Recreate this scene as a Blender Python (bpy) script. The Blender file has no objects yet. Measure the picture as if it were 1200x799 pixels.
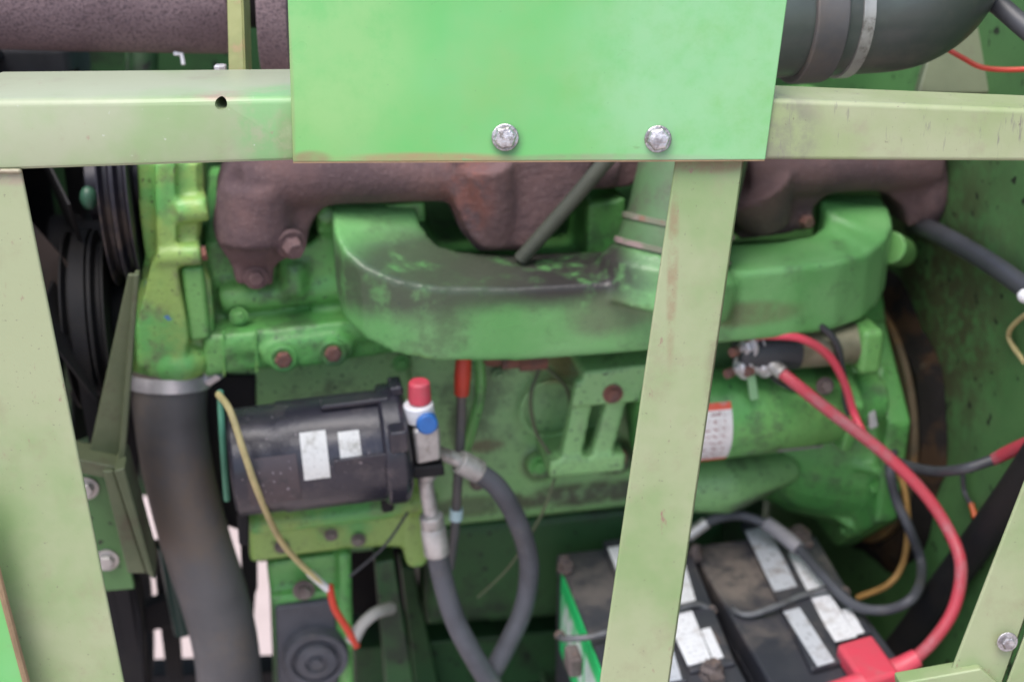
import bpy, bmesh, math, random
from mathutils import Vector, Matrix

random.seed(7)
R = math.radians
SC = bpy.context.scene
COL = SC.collection

# ------------------------------------------------------------------ camera
PITCH = R(24.0)
FPX = 1500.0                      # focal length in photo pixels (photo is 1200 wide)
CAM = Vector((0, 0, 2.3))
FWD = Vector((0, math.cos(PITCH), -math.sin(PITCH)))
UPV = Vector((0, math.sin(PITCH), math.cos(PITCH)))
RGT = Vector((1, 0, 0))
cd = bpy.data.cameras.new('camera')
cam = bpy.data.objects.new('camera', cd)
COL.objects.link(cam)
cam.location = CAM
cam.rotation_euler = (R(90) - PITCH, 0, 0)
cd.sensor_width = 36.0
cd.lens = 36.0 * FPX / 1200.0
cd.clip_start = 0.02
cd.clip_end = 400
cd.dof.use_dof = True
cd.dof.focus_distance = 1.03
cd.dof.aperture_fstop = 3.8
SC.camera = cam

# ------------------------------------------------------------------ sky, sun, exposure
SUN_EL, SUN_AZ = R(66), R(212)     # soft overcast light from behind the camera, high
w = bpy.data.worlds.new('World')
SC.world = w
w.use_nodes = True
nt = w.node_tree
bg = nt.nodes['Background']
sky = nt.nodes.new('ShaderNodeTexSky')
sky.sky_type = 'NISHITA'
sky.sun_disc = False
sky.sun_elevation = SUN_EL
sky.sun_rotation = SUN_AZ
sky.air_density = 1.0
sky.dust_density = 3.0
nt.links.new(sky.outputs[0], bg.inputs[0])
bg.inputs[1].default_value = 0.13
sl = bpy.data.lights.new('sun', 'SUN')
sl.energy = 1.5
sl.angle = R(45)
sl.color = (1.0, 0.975, 0.95)
sun = bpy.data.objects.new('sun', sl)
COL.objects.link(sun)
sd = Vector((math.sin(SUN_AZ) * math.cos(SUN_EL), math.cos(SUN_AZ) * math.cos(SUN_EL), math.sin(SUN_EL)))
sun.rotation_euler = sd.to_track_quat('Z', 'Y').to_euler()
SC.view_settings.view_transform = 'Standard'
SC.view_settings.look = 'None'
SC.view_settings.gamma = 1.0
SC.view_settings.exposure = 1.13
SC.cycles.max_bounces = 6
SC.cycles.diffuse_bounces = 3
SC.cycles.glossy_bounces = 3

# ------------------------------------------------------------------ layout helpers
def ray(px, py):
    return FWD + RGT * ((px - 600) / FPX) + UPV * ((399.5 - py) / FPX)

def P(px, py, d):
    return CAM + ray(px, py) * d

YAW = R(11)
EX = Vector((math.cos(YAW), math.sin(YAW), 0))
EY = Vector((-math.sin(YAW), math.cos(YAW), 0))
EZ = Vector((0, 0, 1))
EO = P(600, 400, 1.5)
ME = Matrix(((EX.x, EY.x, 0, EO.x), (EX.y, EY.y, 0, EO.y), (0, 0, 1, EO.z), (0, 0, 0, 1)))
MEI = ME.inverted()

def E(px, py, v):                 # point of the engine frame, v metres behind its front plane
    r = ray(px, py)
    t = (v - (CAM - EO).dot(EY)) / r.dot(EY)
    return MEI @ (CAM + r * t)

def EW(px, py, wz):               # point of the engine frame on a level plane
    r = ray(px, py)
    t = (EO.z + wz - CAM.z) / r.z
    return MEI @ (CAM + r * t)

def EU(px, py, u):                # point of the engine frame on a plane across the engine
    r = ray(px, py)
    t = (u - (CAM - EO).dot(EX)) / r.dot(EX)
    return MEI @ (CAM + r * t)

LEAN = R(10)
FN = Vector((0, math.cos(LEAN), -math.sin(LEAN)))    # frame plane normal (away from camera)
FU = Vector((0, math.sin(LEAN), math.cos(LEAN)))
FO = P(600, 160, 1.0)

def F(px, py, off=0.0):           # world point on the leaning frame plane
    r = ray(px, py)
    t = (off - (CAM - FO).dot(FN)) / r.dot(FN)
    return CAM + r * t

I4 = Matrix.Identity(4)

# ------------------------------------------------------------------ mesh helpers
def poly(bm, pts, vec):
    """closed prism: polygon pts extruded by vec (vector or list of vectors)"""
    a = [bm.verts.new(p) for p in pts]
    b = [bm.verts.new(Vector(p) + vec) for p in pts]
    fs = [bm.faces.new(a), bm.faces.new(list(reversed(b)))]
    n = len(pts)
    for i in range(n):
        fs.append(bm.faces.new((a[i], b[i], b[(i + 1) % n], a[(i + 1) % n])))
    bmesh.ops.recalc_face_normals(bm, faces=fs)
    return fs

def hexa(bm, p):
    """box from 8 points: 4 front (ccw) + 4 back"""
    v = [bm.verts.new(q) for q in p]
    fs = [bm.faces.new([v[i] for i in f]) for f in ((0, 1, 2, 3), (7, 6, 5, 4), (0, 4, 5, 1), (1, 5, 6, 2), (2, 6, 7, 3), (3, 7, 4, 0))]
    bmesh.ops.recalc_face_normals(bm, faces=fs)

def box(bm, lo, hi):
    x0, y0, z0 = lo
    x1, y1, z1 = hi
    hexa(bm, [(x0, y0, z0), (x1, y0, z0), (x1, y0, z1), (x0, y0, z1), (x0, y1, z0), (x1, y1, z0), (x1, y1, z1), (x0, y1, z1)])

def basis(d):
    d = Vector(d).normalized()
    a = Vector((0, 0, 1)) if abs(d.z) < 0.9 else Vector((1, 0, 0))
    s = d.cross(a).normalized()
    return d, s, s.cross(d).normalized()

def lathe(bm, p0, axis, prof, n=28, rot=0.0, caps=True):
    """prof: list of (t along axis, radius)"""
    d, s, t = basis(axis)
    p0 = Vector(p0)
    rings = []
    for (h, r) in prof:
        ring = []
        for k in range(n):
            a = rot + 2 * math.pi * k / n
            ring.append(bm.verts.new(p0 + d * h + (s * math.cos(a) + t * math.sin(a)) * r))
        rings.append(ring)
    fs = []
    for i in range(len(rings) - 1):
        for k in range(n):
            k2 = (k + 1) % n
            fs.append(bm.faces.new((rings[i][k], rings[i][k2], rings[i + 1][k2], rings[i + 1][k])))
    if caps:
        fs.append(bm.faces.new(list(reversed(rings[0]))))
        fs.append(bm.faces.new(rings[-1]))
    bmesh.ops.recalc_face_normals(bm, faces=fs)

def cyl(bm, p0, p1, r0, r1=None, n=24, rot=0.0):
    v = Vector(p1) - Vector(p0)
    lathe(bm, p0, v, [(0, r0), (v.length, r0 if r1 is None else r1)], n, rot)

def ringlathe(bm, p0, axis, prof, n=40):
    """closed profile revolved (a ring with a hole)"""
    d, s, t = basis(axis)
    p0 = Vector(p0)
    rings = [[bm.verts.new(p0 + d * h + (s * math.cos(2 * math.pi * k / n) + t * math.sin(2 * math.pi * k / n)) * r) for k in range(n)] for (h, r) in prof]
    fs = []
    m = len(rings)
    for i in range(m):
        for k in range(n):
            k2 = (k + 1) % n
            fs.append(bm.faces.new((rings[i][k], rings[i][k2], rings[(i + 1) % m][k2], rings[(i + 1) % m][k])))
    bmesh.ops.recalc_face_normals(bm, faces=fs)

def ball(bm, c, r, sc=(1, 1, 1), n=16):
    m = Matrix.Translation(c) @ Matrix.Diagonal((sc[0], sc[1], sc[2], 1))
    bmesh.ops.create_uvsphere(bm, u_segments=n, v_segments=n // 2 + 2, radius=r, matrix=m)

def spline(pts, sub=8):
    """Catmull-Rom through pts; each pt a Vector or (Vector, radius)"""
    q = [Vector(p) for p in pts]
    if len(q) < 3:
        return q
    ext = [q[0] * 2 - q[1]] + q + [q[-1] * 2 - q[-2]]
    out = []
    for i in range(1, len(ext) - 2):
        a, b, c, d = ext[i - 1:i + 3]
        for k in range(sub):
            t = k / sub
            out.append(0.5 * ((2 * b) + (c - a) * t + (2 * a - 5 * b + 4 * c - d) * t * t + (3 * b - a - 3 * c + d) * t ** 3))
    out.append(q[-1])
    return out

def tube(bm, pts, r, n=12, sub=8, smooth=True):
    """round tube along pts; r is a number or a list of radii per control point"""
    c = spline(pts, sub) if smooth else [Vector(p) for p in pts]
    m = len(c)
    if isinstance(r, (list, tuple)):
        rr = []
        for i in range(m):
            f = i / (m - 1) * (len(r) - 1)
            k = min(int(f), len(r) - 2)
            rr.append(r[k] + (r[k + 1] - r[k]) * (f - k))
    else:
        rr = [r] * m
    tan = []
    for i in range(m):
        a = c[max(i - 1, 0)]
        b = c[min(i + 1, m - 1)]
        tan.append((b - a).normalized())
    _, s, t = basis(tan[0])
    rings = []
    for i in range(m):
        s = (s - tan[i] * s.dot(tan[i])).normalized()
        t = tan[i].cross(s)
        rings.append([bm.verts.new(c[i] + (s * math.cos(2 * math.pi * k / n) + t * math.sin(2 * math.pi * k / n)) * rr[i]) for k in range(n)])
    fs = []
    for i in range(m - 1):
        for k in range(n):
            k2 = (k + 1) % n
            fs.append(bm.faces.new((rings[i][k], rings[i][k2], rings[i + 1][k2], rings[i + 1][k])))
    fs.append(bm.faces.new(list(reversed(rings[0]))))
    fs.append(bm.faces.new(rings[-1]))
    bmesh.ops.recalc_face_normals(bm, faces=fs)

def hexbolt(bm, c, axis, r, h, washer=True):
    a = Vector(axis).normalized()
    c = Vector(c)
    if washer:
        cyl(bm, c, c + a * h * 0.3, r * 1.5, n=20)
    lathe(bm, c, a, [(h * 0.2, r), (h * 0.85, r), (h, r * 0.82)], n=6)

def finish(me, ang=35):
    for p in me.polygons:
        p.use_smooth = True
    me.set_sharp_from_angle(angle=R(ang))

def link(name, me, mat, parent=None, m=None, bevel=0.0, seg=2):
    o = bpy.data.objects.new(name, me)
    COL.objects.link(o)
    if mat:
        me.materials.append(mat)
    if parent is not None:
        o.parent = parent
    if m is not None:
        o.matrix_world = m
    if bevel:
        b = o.modifiers.new('bevel', 'BEVEL')
        b.width = bevel
        b.segments = seg
        b.limit_method = 'ANGLE'
        b.angle_limit = R(40)
        b.harden_normals = True
    return o

def obj(name, bm, mat, parent=None, m=None, bevel=0.0, seg=2, ang=35):
    me = bpy.data.meshes.new(name)
    bm.to_mesh(me)
    bm.free()
    finish(me, ang)
    return link(name, me, mat, parent, m, bevel, seg)

def baked(bm, mods):
    """run modifiers on a temporary object and return the resulting mesh"""
    me = bpy.data.meshes.new('tmp')
    bm.to_mesh(me)
    bm.free()
    o = bpy.data.objects.new('tmp', me)
    COL.objects.link(o)
    for f in mods:
        f(o)
    dg = bpy.context.evaluated_depsgraph_get()
    dg.update()
    res = bpy.data.meshes.new_from_object(o.evaluated_get(dg))
    bpy.data.objects.remove(o)
    return res

def cast(name, bm, mat, parent=None, m=None, voxel=0.0045, it=5, rough=0.0):
    """cast-iron look: fuse the shapes, round every edge and corner"""
    def rm(o):
        a = o.modifiers.new('r', 'REMESH')
        a.mode = 'VOXEL'
        a.voxel_size = voxel
        s = o.modifiers.new('s', 'SMOOTH')
        s.iterations = it
        s.factor = 0.5
    me = baked(bm, [rm])
    me.name = name
    for p in me.polygons:
        p.use_smooth = True
    return link(name, me, mat, parent, m)

def thing(name, label, cat, m=I4, group=None):
    o = bpy.data.objects.new(name, None)
    COL.objects.link(o)
    o.matrix_world = m
    o.empty_display_size = 0.05
    tag(o, label, cat, group)
    return o

def tag(o, label=None, cat=None, group=None, kind=None):
    if label: o['label'] = label
    if cat: o['category'] = cat
    if group: o['group'] = group
    if kind: o['kind'] = kind
    return o

B = bmesh.new

# ------------------------------------------------------------------ materials
def new_mat(name):
    m = bpy.data.materials.new(name)
    m.use_nodes = True
    n = m.node_tree.nodes
    return m, n, m.node_tree.links, n['Principled BSDF']

def ramp(n, l, src, a, b):
    r = n.new('ShaderNodeMapRange')
    r.inputs['From Min'].default_value = a
    r.inputs['From Max'].default_value = b
    r.interpolation_type = 'SMOOTHSTEP'
    l.new(src, r.inputs['Value'])
    return r.outputs['Result']

def noise(n, l, vec, scale, detail=6, rough=0.6):
    t = n.new('ShaderNodeTexNoise')
    t.inputs['Scale'].default_value = scale
    t.inputs['Detail'].default_value = detail
    t.inputs['Roughness'].default_value = rough
    l.new(vec, t.inputs['Vector'])
    return t.outputs['Fac']

def mixc(n, l, fac, a, b):
    m = n.new('ShaderNodeMix')
    m.data_type = 'RGBA'
    if isinstance(fac, float):
        m.inputs[0].default_value = fac
    else:
        l.new(fac, m.inputs[0])
    for s, v in ((6, a), (7, b)):
        if isinstance(v, tuple):
            m.inputs[s].default_value = (*v, 1)
        else:
            l.new(v, m.inputs[s])
    return m.outputs[2]

def mul(n, l, a, b):
    m = n.new('ShaderNodeMath')
    m.operation = 'MULTIPLY'
    l.new(a, m.inputs[0])
    if isinstance(b, float):
        m.inputs[1].default_value = b
    else:
        l.new(b, m.inputs[1])
    return m.outputs[0]

def surf(name, base, alt=None, alt_s=3.0, alt_r=(0.4, 0.65), dirt=None, dirt_s=14.0, dirt_r=(0.52, 0.68), dirt_a=0.8,
         speck=None, speck_s=220.0, speck_r=(0.66, 0.7), rough=0.45, metal=0.0, bump=0.15, bump_s=180.0, coat=0.0, stretch=(1, 1, 1), offset=(0, 0, 0),
         chip=None, chip_r=(0.68, 0.7), chip_s=26.0, stains_and_sheen=(), scratch=None, scratch_v=(60, 60, 6), scratch_r=(0.64, 0.7), spec=0.5, speck_a=1.0, wave=0.0, stain_r=(0.36, 0.58)):
    """worn painted or cast surface. stains: (centre in object space, radius, colour, amount)"""
    m, n, l, b = new_mat(name)
    tc = n.new('ShaderNodeTexCoord')
    mp = n.new('ShaderNodeMapping')
    mp.inputs['Scale'].default_value = stretch
    mp.inputs['Location'].default_value = offset
    l.new(tc.outputs['Object'], mp.inputs['Vector'])
    v = mp.outputs['Vector']
    c = base
    if alt:
        c = mixc(n, l, ramp(n, l, noise(n, l, v, alt_s, 5, 0.6), *alt_r), c, alt)
    rgh = None
    if dirt:
        f = mul(n, l, ramp(n, l, noise(n, l, v, dirt_s, 6, 0.68), *dirt_r), dirt_a)
        c = mixc(n, l, f, c, dirt)
        rgh = f
    for (ctr, rad, colr, amt) in stains_and_sheen:
        vs = n.new('ShaderNodeVectorMath')
        vs.operation = 'SUBTRACT'
        l.new(tc.outputs['Object'], vs.inputs[0])
        vs.inputs[1].default_value = ctr
        dv = n.new('ShaderNodeVectorMath')
        dv.operation = 'DIVIDE'
        l.new(vs.outputs[0], dv.inputs[0])
        dv.inputs[1].default_value = rad
        ln = n.new('ShaderNodeVectorMath')
        ln.operation = 'LENGTH'
        l.new(dv.outputs[0], ln.inputs[0])
        fall = ramp(n, l, ln.outputs['Value'], 1.0, 0.45)
        nn = ramp(n, l, noise(n, l, tc.outputs['Object'], 30, 6, 0.7), *stain_r)
        c = mixc(n, l, mul(n, l, mul(n, l, fall, nn), amt), c, colr)
    if chip:
        f = ramp(n, l, noise(n, l, v, chip_s, 5, 0.7), *chip_r)
        c = mixc(n, l, f, c, chip)
    if scratch:
        ms = n.new('ShaderNodeMapping')
        ms.inputs['Scale'].default_value = scratch_v
        l.new(tc.outputs['Object'], ms.inputs['Vector'])
        f = ramp(n, l, noise(n, l, ms.outputs['Vector'], 4.0, 4, 0.65), *scratch_r)
        c = mixc(n, l, f, c, scratch)
    if speck:
        f = mul(n, l, ramp(n, l, noise(n, l, v, speck_s, 2, 0.5), *speck_r), speck_a)
        c = mixc(n, l, f, c, speck)
    if isinstance(c, tuple):
        b.inputs['Base Color'].default_value = (*c, 1)
    else:
        l.new(c, b.inputs['Base Color'])
    b.inputs['Metallic'].default_value = metal
    b.inputs['Specular IOR Level'].default_value = spec
    rn = n.new('ShaderNodeMapRange')
    rn.inputs['To Min'].default_value = max(rough - 0.1, 0.02)
    rn.inputs['To Max'].default_value = min(rough + 0.18, 1)
    l.new(noise(n, l, v, 9, 3, 0.65), rn.inputs['Value'])
    l.new(rn.outputs['Result'], b.inputs['Roughness'])
    if coat:
        b.inputs['Coat Weight'].default_value = coat
        b.inputs['Coat Roughness'].default_value = 0.25
    if bump:
        bp = n.new('ShaderNodeBump')
        bp.inputs['Strength'].default_value = bump
        bp.inputs['Distance'].default_value = 0.002
        l.new(noise(n, l, v, bump_s, 3, 0.6), bp.inputs['Height'])
        if wave:
            b2 = n.new('ShaderNodeBump')
            b2.inputs['Strength'].default_value = wave
            b2.inputs['Distance'].default_value = 0.02
            l.new(noise(n, l, v, 5.0, 2, 0.5), b2.inputs['Height'])
            l.new(b2.outputs['Normal'], bp.inputs['Normal'])
        l.new(bp.outputs['Normal'], b.inputs['Normal'])
    return m

def plain(name, base, rough=0.5, metal=0.0, bump=0.0, var=0.12):
    lo = tuple(x * (1 - var * 2) for x in base)
    return surf(name, base, alt=lo, alt_s=25, rough=rough, metal=metal, bump=bump, bump_s=300)

def sticker(name, base, ink, rows=5.0, lo=0.52, colw=9.0, border=None, border_col=(0.7, 0.1, 0.05), dirt=(0.2, 0.18, 0.16), dirt_a=0.5, inky=(0.12, 0.88)):
    """printed label in UV space: rows of small unreadable marks, optional coloured bands at both ends, scuffs"""
    m, n, l, b = new_mat(name)
    tc = n.new('ShaderNodeTexCoord')
    uv = tc.outputs['UV']
    sp = n.new('ShaderNodeSeparateXYZ')
    l.new(uv, sp.inputs[0])
    fr = n.new('ShaderNodeMath')
    fr.operation = 'FRACT'
    l.new(mul(n, l, sp.outputs['Y'], float(rows)), fr.inputs[0])
    rowm = mul(n, l, ramp(n, l, fr.outputs[0], 0.2, 0.3), ramp(n, l, fr.outputs[0], 0.8, 0.7))
    mp = n.new('ShaderNodeMapping')
    mp.inputs['Scale'].default_value = (colw, rows * 0.9, 1)
    l.new(uv, mp.inputs['Vector'])
    nz = ramp(n, l, noise(n, l, mp.outputs['Vector'], 2.2, 3, 0.6), lo, lo + 0.04)
    inx = mul(n, l, ramp(n, l, sp.outputs['X'], inky[0], inky[0] + 0.02), ramp(n, l, sp.outputs['X'], inky[1] + 0.02, inky[1]))
    c = mixc(n, l, mul(n, l, mul(n, l, rowm, nz), inx), base, ink)
    if border:
        e1 = ramp(n, l, sp.outputs['Y'], border, border - 0.02)
        e2 = ramp(n, l, sp.outputs['Y'], 1 - border, 1 - border + 0.02)
        c = mixc(n, l, e1, c, border_col)
        c = mixc(n, l, e2, c, border_col)
    f = mul(n, l, ramp(n, l, noise(n, l, tc.outputs['Object'], 45, 9, 0.7), 0.5, 0.66), dirt_a)
    c = mixc(n, l, f, c, dirt)
    l.new(c, b.inputs['Base Color'])
    b.inputs['Roughness'].default_value = 0.45
    return m

GRIME = (0.045, 0.04, 0.035)
M = {}
RUSTY = (0.22, 0.11, 0.07)
M['sage'] = surf('faded sage paint', (0.285, 0.318, 0.185), alt=(0.19, 0.275, 0.115), alt_s=5.5, dirt=(0.24, 0.23, 0.14), dirt_s=30, dirt_r=(0.5, 0.74), dirt_a=0.5,
                 speck=(0.12, 0.09, 0.07), speck_s=330, speck_r=(0.69, 0.78), speck_a=0.6, rough=0.42, bump=0.08, wave=0.12, scratch=(0.23, 0.14, 0.11), scratch_v=(26, 26, 10), scratch_r=(0.64, 0.76),
                 stains_and_sheen=[(F(833, 192), (0.05, 0.05, 0.012), RUSTY, 0.6), (F(790, 300), (0.006, 0.03, 0.12), RUSTY, 0.5), (F(10, 205), (0.06, 0.05, 0.012), (0.3, 0.2, 0.17), 0.6), (F(850, 440), (0.02, 0.03, 0.09), (0.17, 0.13, 0.09), 0.6)])
M['sage_scratched'] = surf('faded sage paint with upright scratches', (0.305, 0.328, 0.20), alt=(0.235, 0.29, 0.135), alt_s=6, dirt=(0.24, 0.20, 0.15), dirt_s=30, dirt_r=(0.52, 0.74), dirt_a=0.4,
                 speck=(0.12, 0.09, 0.07), speck_s=330, speck_r=(0.70, 0.78), speck_a=0.6, rough=0.40, bump=0.08, wave=0.1, scratch=(0.17, 0.16, 0.13), scratch_v=(60, 30, 7), scratch_r=(0.60, 0.74),
                 stains_and_sheen=[(F(920, 160), (0.035, 0.05, 0.05), (0.16, 0.15, 0.12), 0.6)])
M['sage_mint'] = surf('faded sage paint with mint fade', (0.305, 0.333, 0.22), alt=(0.215, 0.315, 0.14), alt_s=5, alt_r=(0.46, 0.7), dirt=(0.24, 0.20, 0.15), dirt_s=30, dirt_r=(0.54, 0.76), dirt_a=0.4,
                 speck=(0.5, 0.5, 0.45), speck_s=260, speck_r=(0.72, 0.79), speck_a=0.5, rough=0.36, bump=0.07, wave=0.12, scratch=(0.28, 0.19, 0.15), scratch_v=(16, 30, 16), scratch_r=(0.66, 0.78),
                 stains_and_sheen=[(F(338, 165), (0.012, 0.05, 0.04), RUSTY, 0.6), (F(258, 112), (0.03, 0.03, 0.006), (0.32, 0.2, 0.16), 0.7), (F(320, 140), (0.04, 0.06, 0.06), (0.15, 0.36, 0.13), 0.7)])
M['panel'] = surf('bright green panel paint', (0.105, 0.38, 0.10), alt=(0.17, 0.41, 0.17), alt_s=2.6, alt_r=(0.42, 0.66), dirt=(0.19, 0.35, 0.11), dirt_s=5, dirt_r=(0.42, 0.72), dirt_a=0.6,
                  speck=(0.07, 0.17, 0.07), speck_s=300, speck_r=(0.73, 0.82), speck_a=0.5, rough=0.28, bump=0.05, bump_s=60, coat=0.3, wave=0.25, scratch=(0.15, 0.30, 0.12), scratch_v=(14, 14, 30), scratch_r=(0.66, 0.8),
                  stains_and_sheen=[(F(594, 166, -0.004), (0.016, 0.02, 0.016), (0.05, 0.12, 0.05), 0.8), (F(773, 168, -0.004), (0.016, 0.02, 0.016), (0.05, 0.12, 0.05), 0.8), (F(500, 187, -0.004), (0.09, 0.02, 0.007), (0.28, 0.2, 0.1), 0.9),
                          (F(720, 187, -0.004), (0.12, 0.02, 0.006), (0.2, 0.2, 0.12), 0.8), (F(365, 186, -0.004), (0.02, 0.02, 0.008), RUSTY, 0.8), (F(340, 100, -0.004), (0.004, 0.02, 0.1), RUSTY, 0.7), (F(870, 90, -0.004), (0.17, 0.03, 0.22), (0.25, 0.46, 0.26), 0.6), (F(385, 60, -0.004), (0.09, 0.03, 0.12), (0.22, 0.42, 0.15), 0.7)], stain_r=(0.12, 0.62))  # large mint patch at upper right is sheen painted into the colour
M['rawedge'] = plain('rusty bare sheet edge', (0.28, 0.19, 0.11), 0.8, 0.2, 0.3)
M['green'] = surf('engine green paint', (0.10, 0.335, 0.085), alt=(0.16, 0.38, 0.11), alt_s=7, dirt=(0.065, 0.085, 0.055), dirt_s=22, dirt_r=(0.5, 0.66), dirt_a=0.6,
                  speck=(0.03, 0.05, 0.03), speck_s=260, speck_r=(0.63, 0.72), rough=0.36, bump=0.5, bump_s=130)
M['lime'] = surf('engine yellow green paint', (0.26, 0.40, 0.105), alt=(0.12, 0.37, 0.10), alt_s=9, alt_r=(0.42, 0.6), dirt=(0.14, 0.13, 0.08), dirt_s=26, dirt_r=(0.53, 0.68), dirt_a=0.6,
                 chip=(0.06, 0.16, 0.40), chip_s=14, chip_r=(0.70, 0.715), speck=(0.06, 0.06, 0.03), speck_s=260, speck_r=(0.64, 0.72), rough=0.36, bump=0.5, bump_s=130)
M['block'] = surf('pale engine block paint', (0.21, 0.42, 0.16), alt=(0.26, 0.45, 0.20), alt_s=6, dirt=(0.06, 0.085, 0.05), dirt_s=12, dirt_r=(0.5, 0.66), dirt_a=0.65,
                  speck=(0.04, 0.06, 0.04), speck_s=220, speck_r=(0.63, 0.72), rough=0.42, bump=0.5, bump_s=130, stain_r=(0.3, 0.55),
                  stains_and_sheen=[(E(x, y, 0.0), rr, cc, am) for (x, y, rr, cc, am) in ((722, 536, (0.04, 0.08, 0.03), GRIME, 0.9), (632, 545, (0.03, 0.08, 0.03), GRIME, 0.8), (690, 580, (0.16, 0.1, 0.022), (0.05, 0.045, 0.03), 0.9),
                          (540, 500, (0.02, 0.08, 0.04), GRIME, 0.6), (570, 525, (0.03, 0.08, 0.012), (0.14, 0.09, 0.06), 0.7), (660, 430, (0.05, 0.08, 0.025), (0.16, 0.12, 0.04), 0.8), (880, 570, (0.08, 0.1, 0.02), GRIME, 0.8), (560, 595, (0.1, 0.1, 0.02), (0.06, 0.06, 0.03), 0.7))])
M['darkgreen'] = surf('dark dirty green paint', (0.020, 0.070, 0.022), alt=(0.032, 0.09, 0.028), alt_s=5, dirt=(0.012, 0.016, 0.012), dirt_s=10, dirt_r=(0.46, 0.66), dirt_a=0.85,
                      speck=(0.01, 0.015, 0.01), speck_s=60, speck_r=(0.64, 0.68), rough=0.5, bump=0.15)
M['olive'] = surf('olive drab paint', (0.10, 0.12, 0.065), alt=(0.07, 0.09, 0.045), alt_s=8, dirt=(0.06, 0.05, 0.03), dirt_s=18, dirt_r=(0.52, 0.7), rough=0.5, bump=0.1)
M['rust'] = surf('purple brown rusty cast iron', (0.135, 0.080, 0.080), alt=(0.082, 0.052, 0.058), alt_s=11, stains_and_sheen=[((E(548, 225, -0.04).x, -0.045, E(548, 225, -0.04).z), (0.035, 0.05, 0.07), (0.21, 0.075, 0.055), 0.6)], dirt=(0.22, 0.09, 0.05), dirt_s=8, dirt_r=(0.58, 0.78), dirt_a=0.6,
                 speck=(0.27, 0.20, 0.20), speck_s=230, speck_r=(0.55, 0.8), speck_a=0.25, rough=0.85, bump=0.9, bump_s=130)
M['muffler'] = surf('speckled rusty muffler steel', (0.24, 0.172, 0.182), alt=(0.18, 0.125, 0.135), alt_s=10, dirt=(0.15, 0.09, 0.07), dirt_s=6, dirt_r=(0.5, 0.75), dirt_a=0.6,
                    speck=(0.09, 0.065, 0.075), speck_s=380, speck_r=(0.50, 0.62), speck_a=0.75, rough=0.8, bump=0.7, bump_s=260)
M['rubber'] = surf('dusty grey rubber', (0.10, 0.097, 0.10), alt=(0.075, 0.073, 0.076), alt_s=8, dirt=(0.15, 0.115, 0.085), dirt_s=9, dirt_r=(0.42, 0.70), dirt_a=0.7, rough=0.6, bump=0.1, bump_s=250)
M['black'] = surf('grease and shade black', (0.009, 0.009, 0.011), alt=(0.015, 0.014, 0.014), alt_s=14, dirt=(0.04, 0.034, 0.03), dirt_s=25, dirt_r=(0.6, 0.8), dirt_a=0.5, rough=0.65, bump=0.1, spec=0.25)
M['blackpaint'] = surf('black enamel', (0.020, 0.020, 0.030), alt=(0.030, 0.028, 0.038), alt_s=10, dirt=(0.09, 0.075, 0.075), dirt_s=22, dirt_r=(0.52, 0.72), dirt_a=0.6,
                       speck=(0.30, 0.26, 0.28), speck_s=220, speck_r=(0.70, 0.78), rough=0.26, bump=0.12)
M['hose'] = surf('grey hose rubber', (0.068, 0.072, 0.086), alt=(0.05, 0.052, 0.062), alt_s=20, dirt=(0.12, 0.11, 0.10), dirt_s=22, dirt_r=(0.52, 0.72), dirt_a=0.5, rough=0.5, bump=0.08, bump_s=300)
M['cableblack'] = plain('black cable sheath', (0.05, 0.052, 0.06), 0.42)
M['redcable'] = surf('red cable sheath', (0.46, 0.05, 0.075), alt=(0.36, 0.04, 0.055), alt_s=12, dirt=(0.36, 0.17, 0.19), dirt_s=24, dirt_r=(0.46, 0.68), dirt_a=0.7, rough=0.4, bump=0.03)
M['redplastic'] = surf('red plastic', (0.62, 0.055, 0.095), alt=(0.55, 0.07, 0.10), alt_s=20, dirt=(0.40, 0.14, 0.15), dirt_s=30, dirt_r=(0.52, 0.72), dirt_a=0.6, rough=0.4, bump=0.1, bump_s=120)
M['red'] = plain('red rubber sleeve', (0.55, 0.05, 0.025), 0.45)
M['blue'] = plain('blue plastic cap', (0.03, 0.16, 0.50), 0.35)
M['white'] = plain('white plastic', (0.72, 0.72, 0.74), 0.4, var=0.06)
M['steel'] = surf('bright zinc steel', (0.68, 0.66, 0.67), alt=(0.55, 0.53, 0.55), alt_s=60, rough=0.34, metal=0.6, bump=0.1)
M['dullsteel'] = surf('dull aluminium', (0.5, 0.49, 0.48), alt=(0.38, 0.37, 0.36), alt_s=30, dirt=(0.16, 0.14, 0.12), dirt_s=40, rough=0.45, metal=0.6, bump=0.1)
M['brass'] = surf('dirty plated steel', (0.36, 0.33, 0.24), alt=(0.24, 0.22, 0.15), alt_s=25, dirt=(0.1, 0.09, 0.06), dirt_s=20, rough=0.4, metal=0.5, bump=0.1)
M['boltzinc'] = surf('weathered zinc bolt', (0.55, 0.53, 0.54), alt=(0.30, 0.28, 0.29), alt_s=140, alt_r=(0.42, 0.6), dirt=(0.2, 0.17, 0.14), dirt_s=160, dirt_r=(0.52, 0.66), rough=0.35, metal=0.8, bump=0.4, bump_s=500)
M['rustbolt'] = surf('rusty bolt', (0.23, 0.10, 0.075), alt=(0.16, 0.09, 0.08), alt_s=60, rough=0.8, metal=0.2, bump=0.5)
M['plastic'] = surf('dusty black battery plastic', (0.032, 0.034, 0.044), alt=(0.045, 0.046, 0.055), alt_s=12, dirt=(0.17, 0.145, 0.13), dirt_s=15, dirt_r=(0.48, 0.74), dirt_a=0.6, rough=0.42, bump=0.15, bump_s=200, stain_r=(0.3, 0.6),
                    stains_and_sheen=[(EW(862, 672, (MEI @ P(755, 720, 1.52)).z), (0.06, 0.09, 0.03), (0.22, 0.185, 0.16), 0.85), (EW(690, 680, (MEI @ P(755, 720, 1.52)).z), (0.05, 0.08, 0.03), (0.13, 0.115, 0.11), 0.7)])
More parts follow.
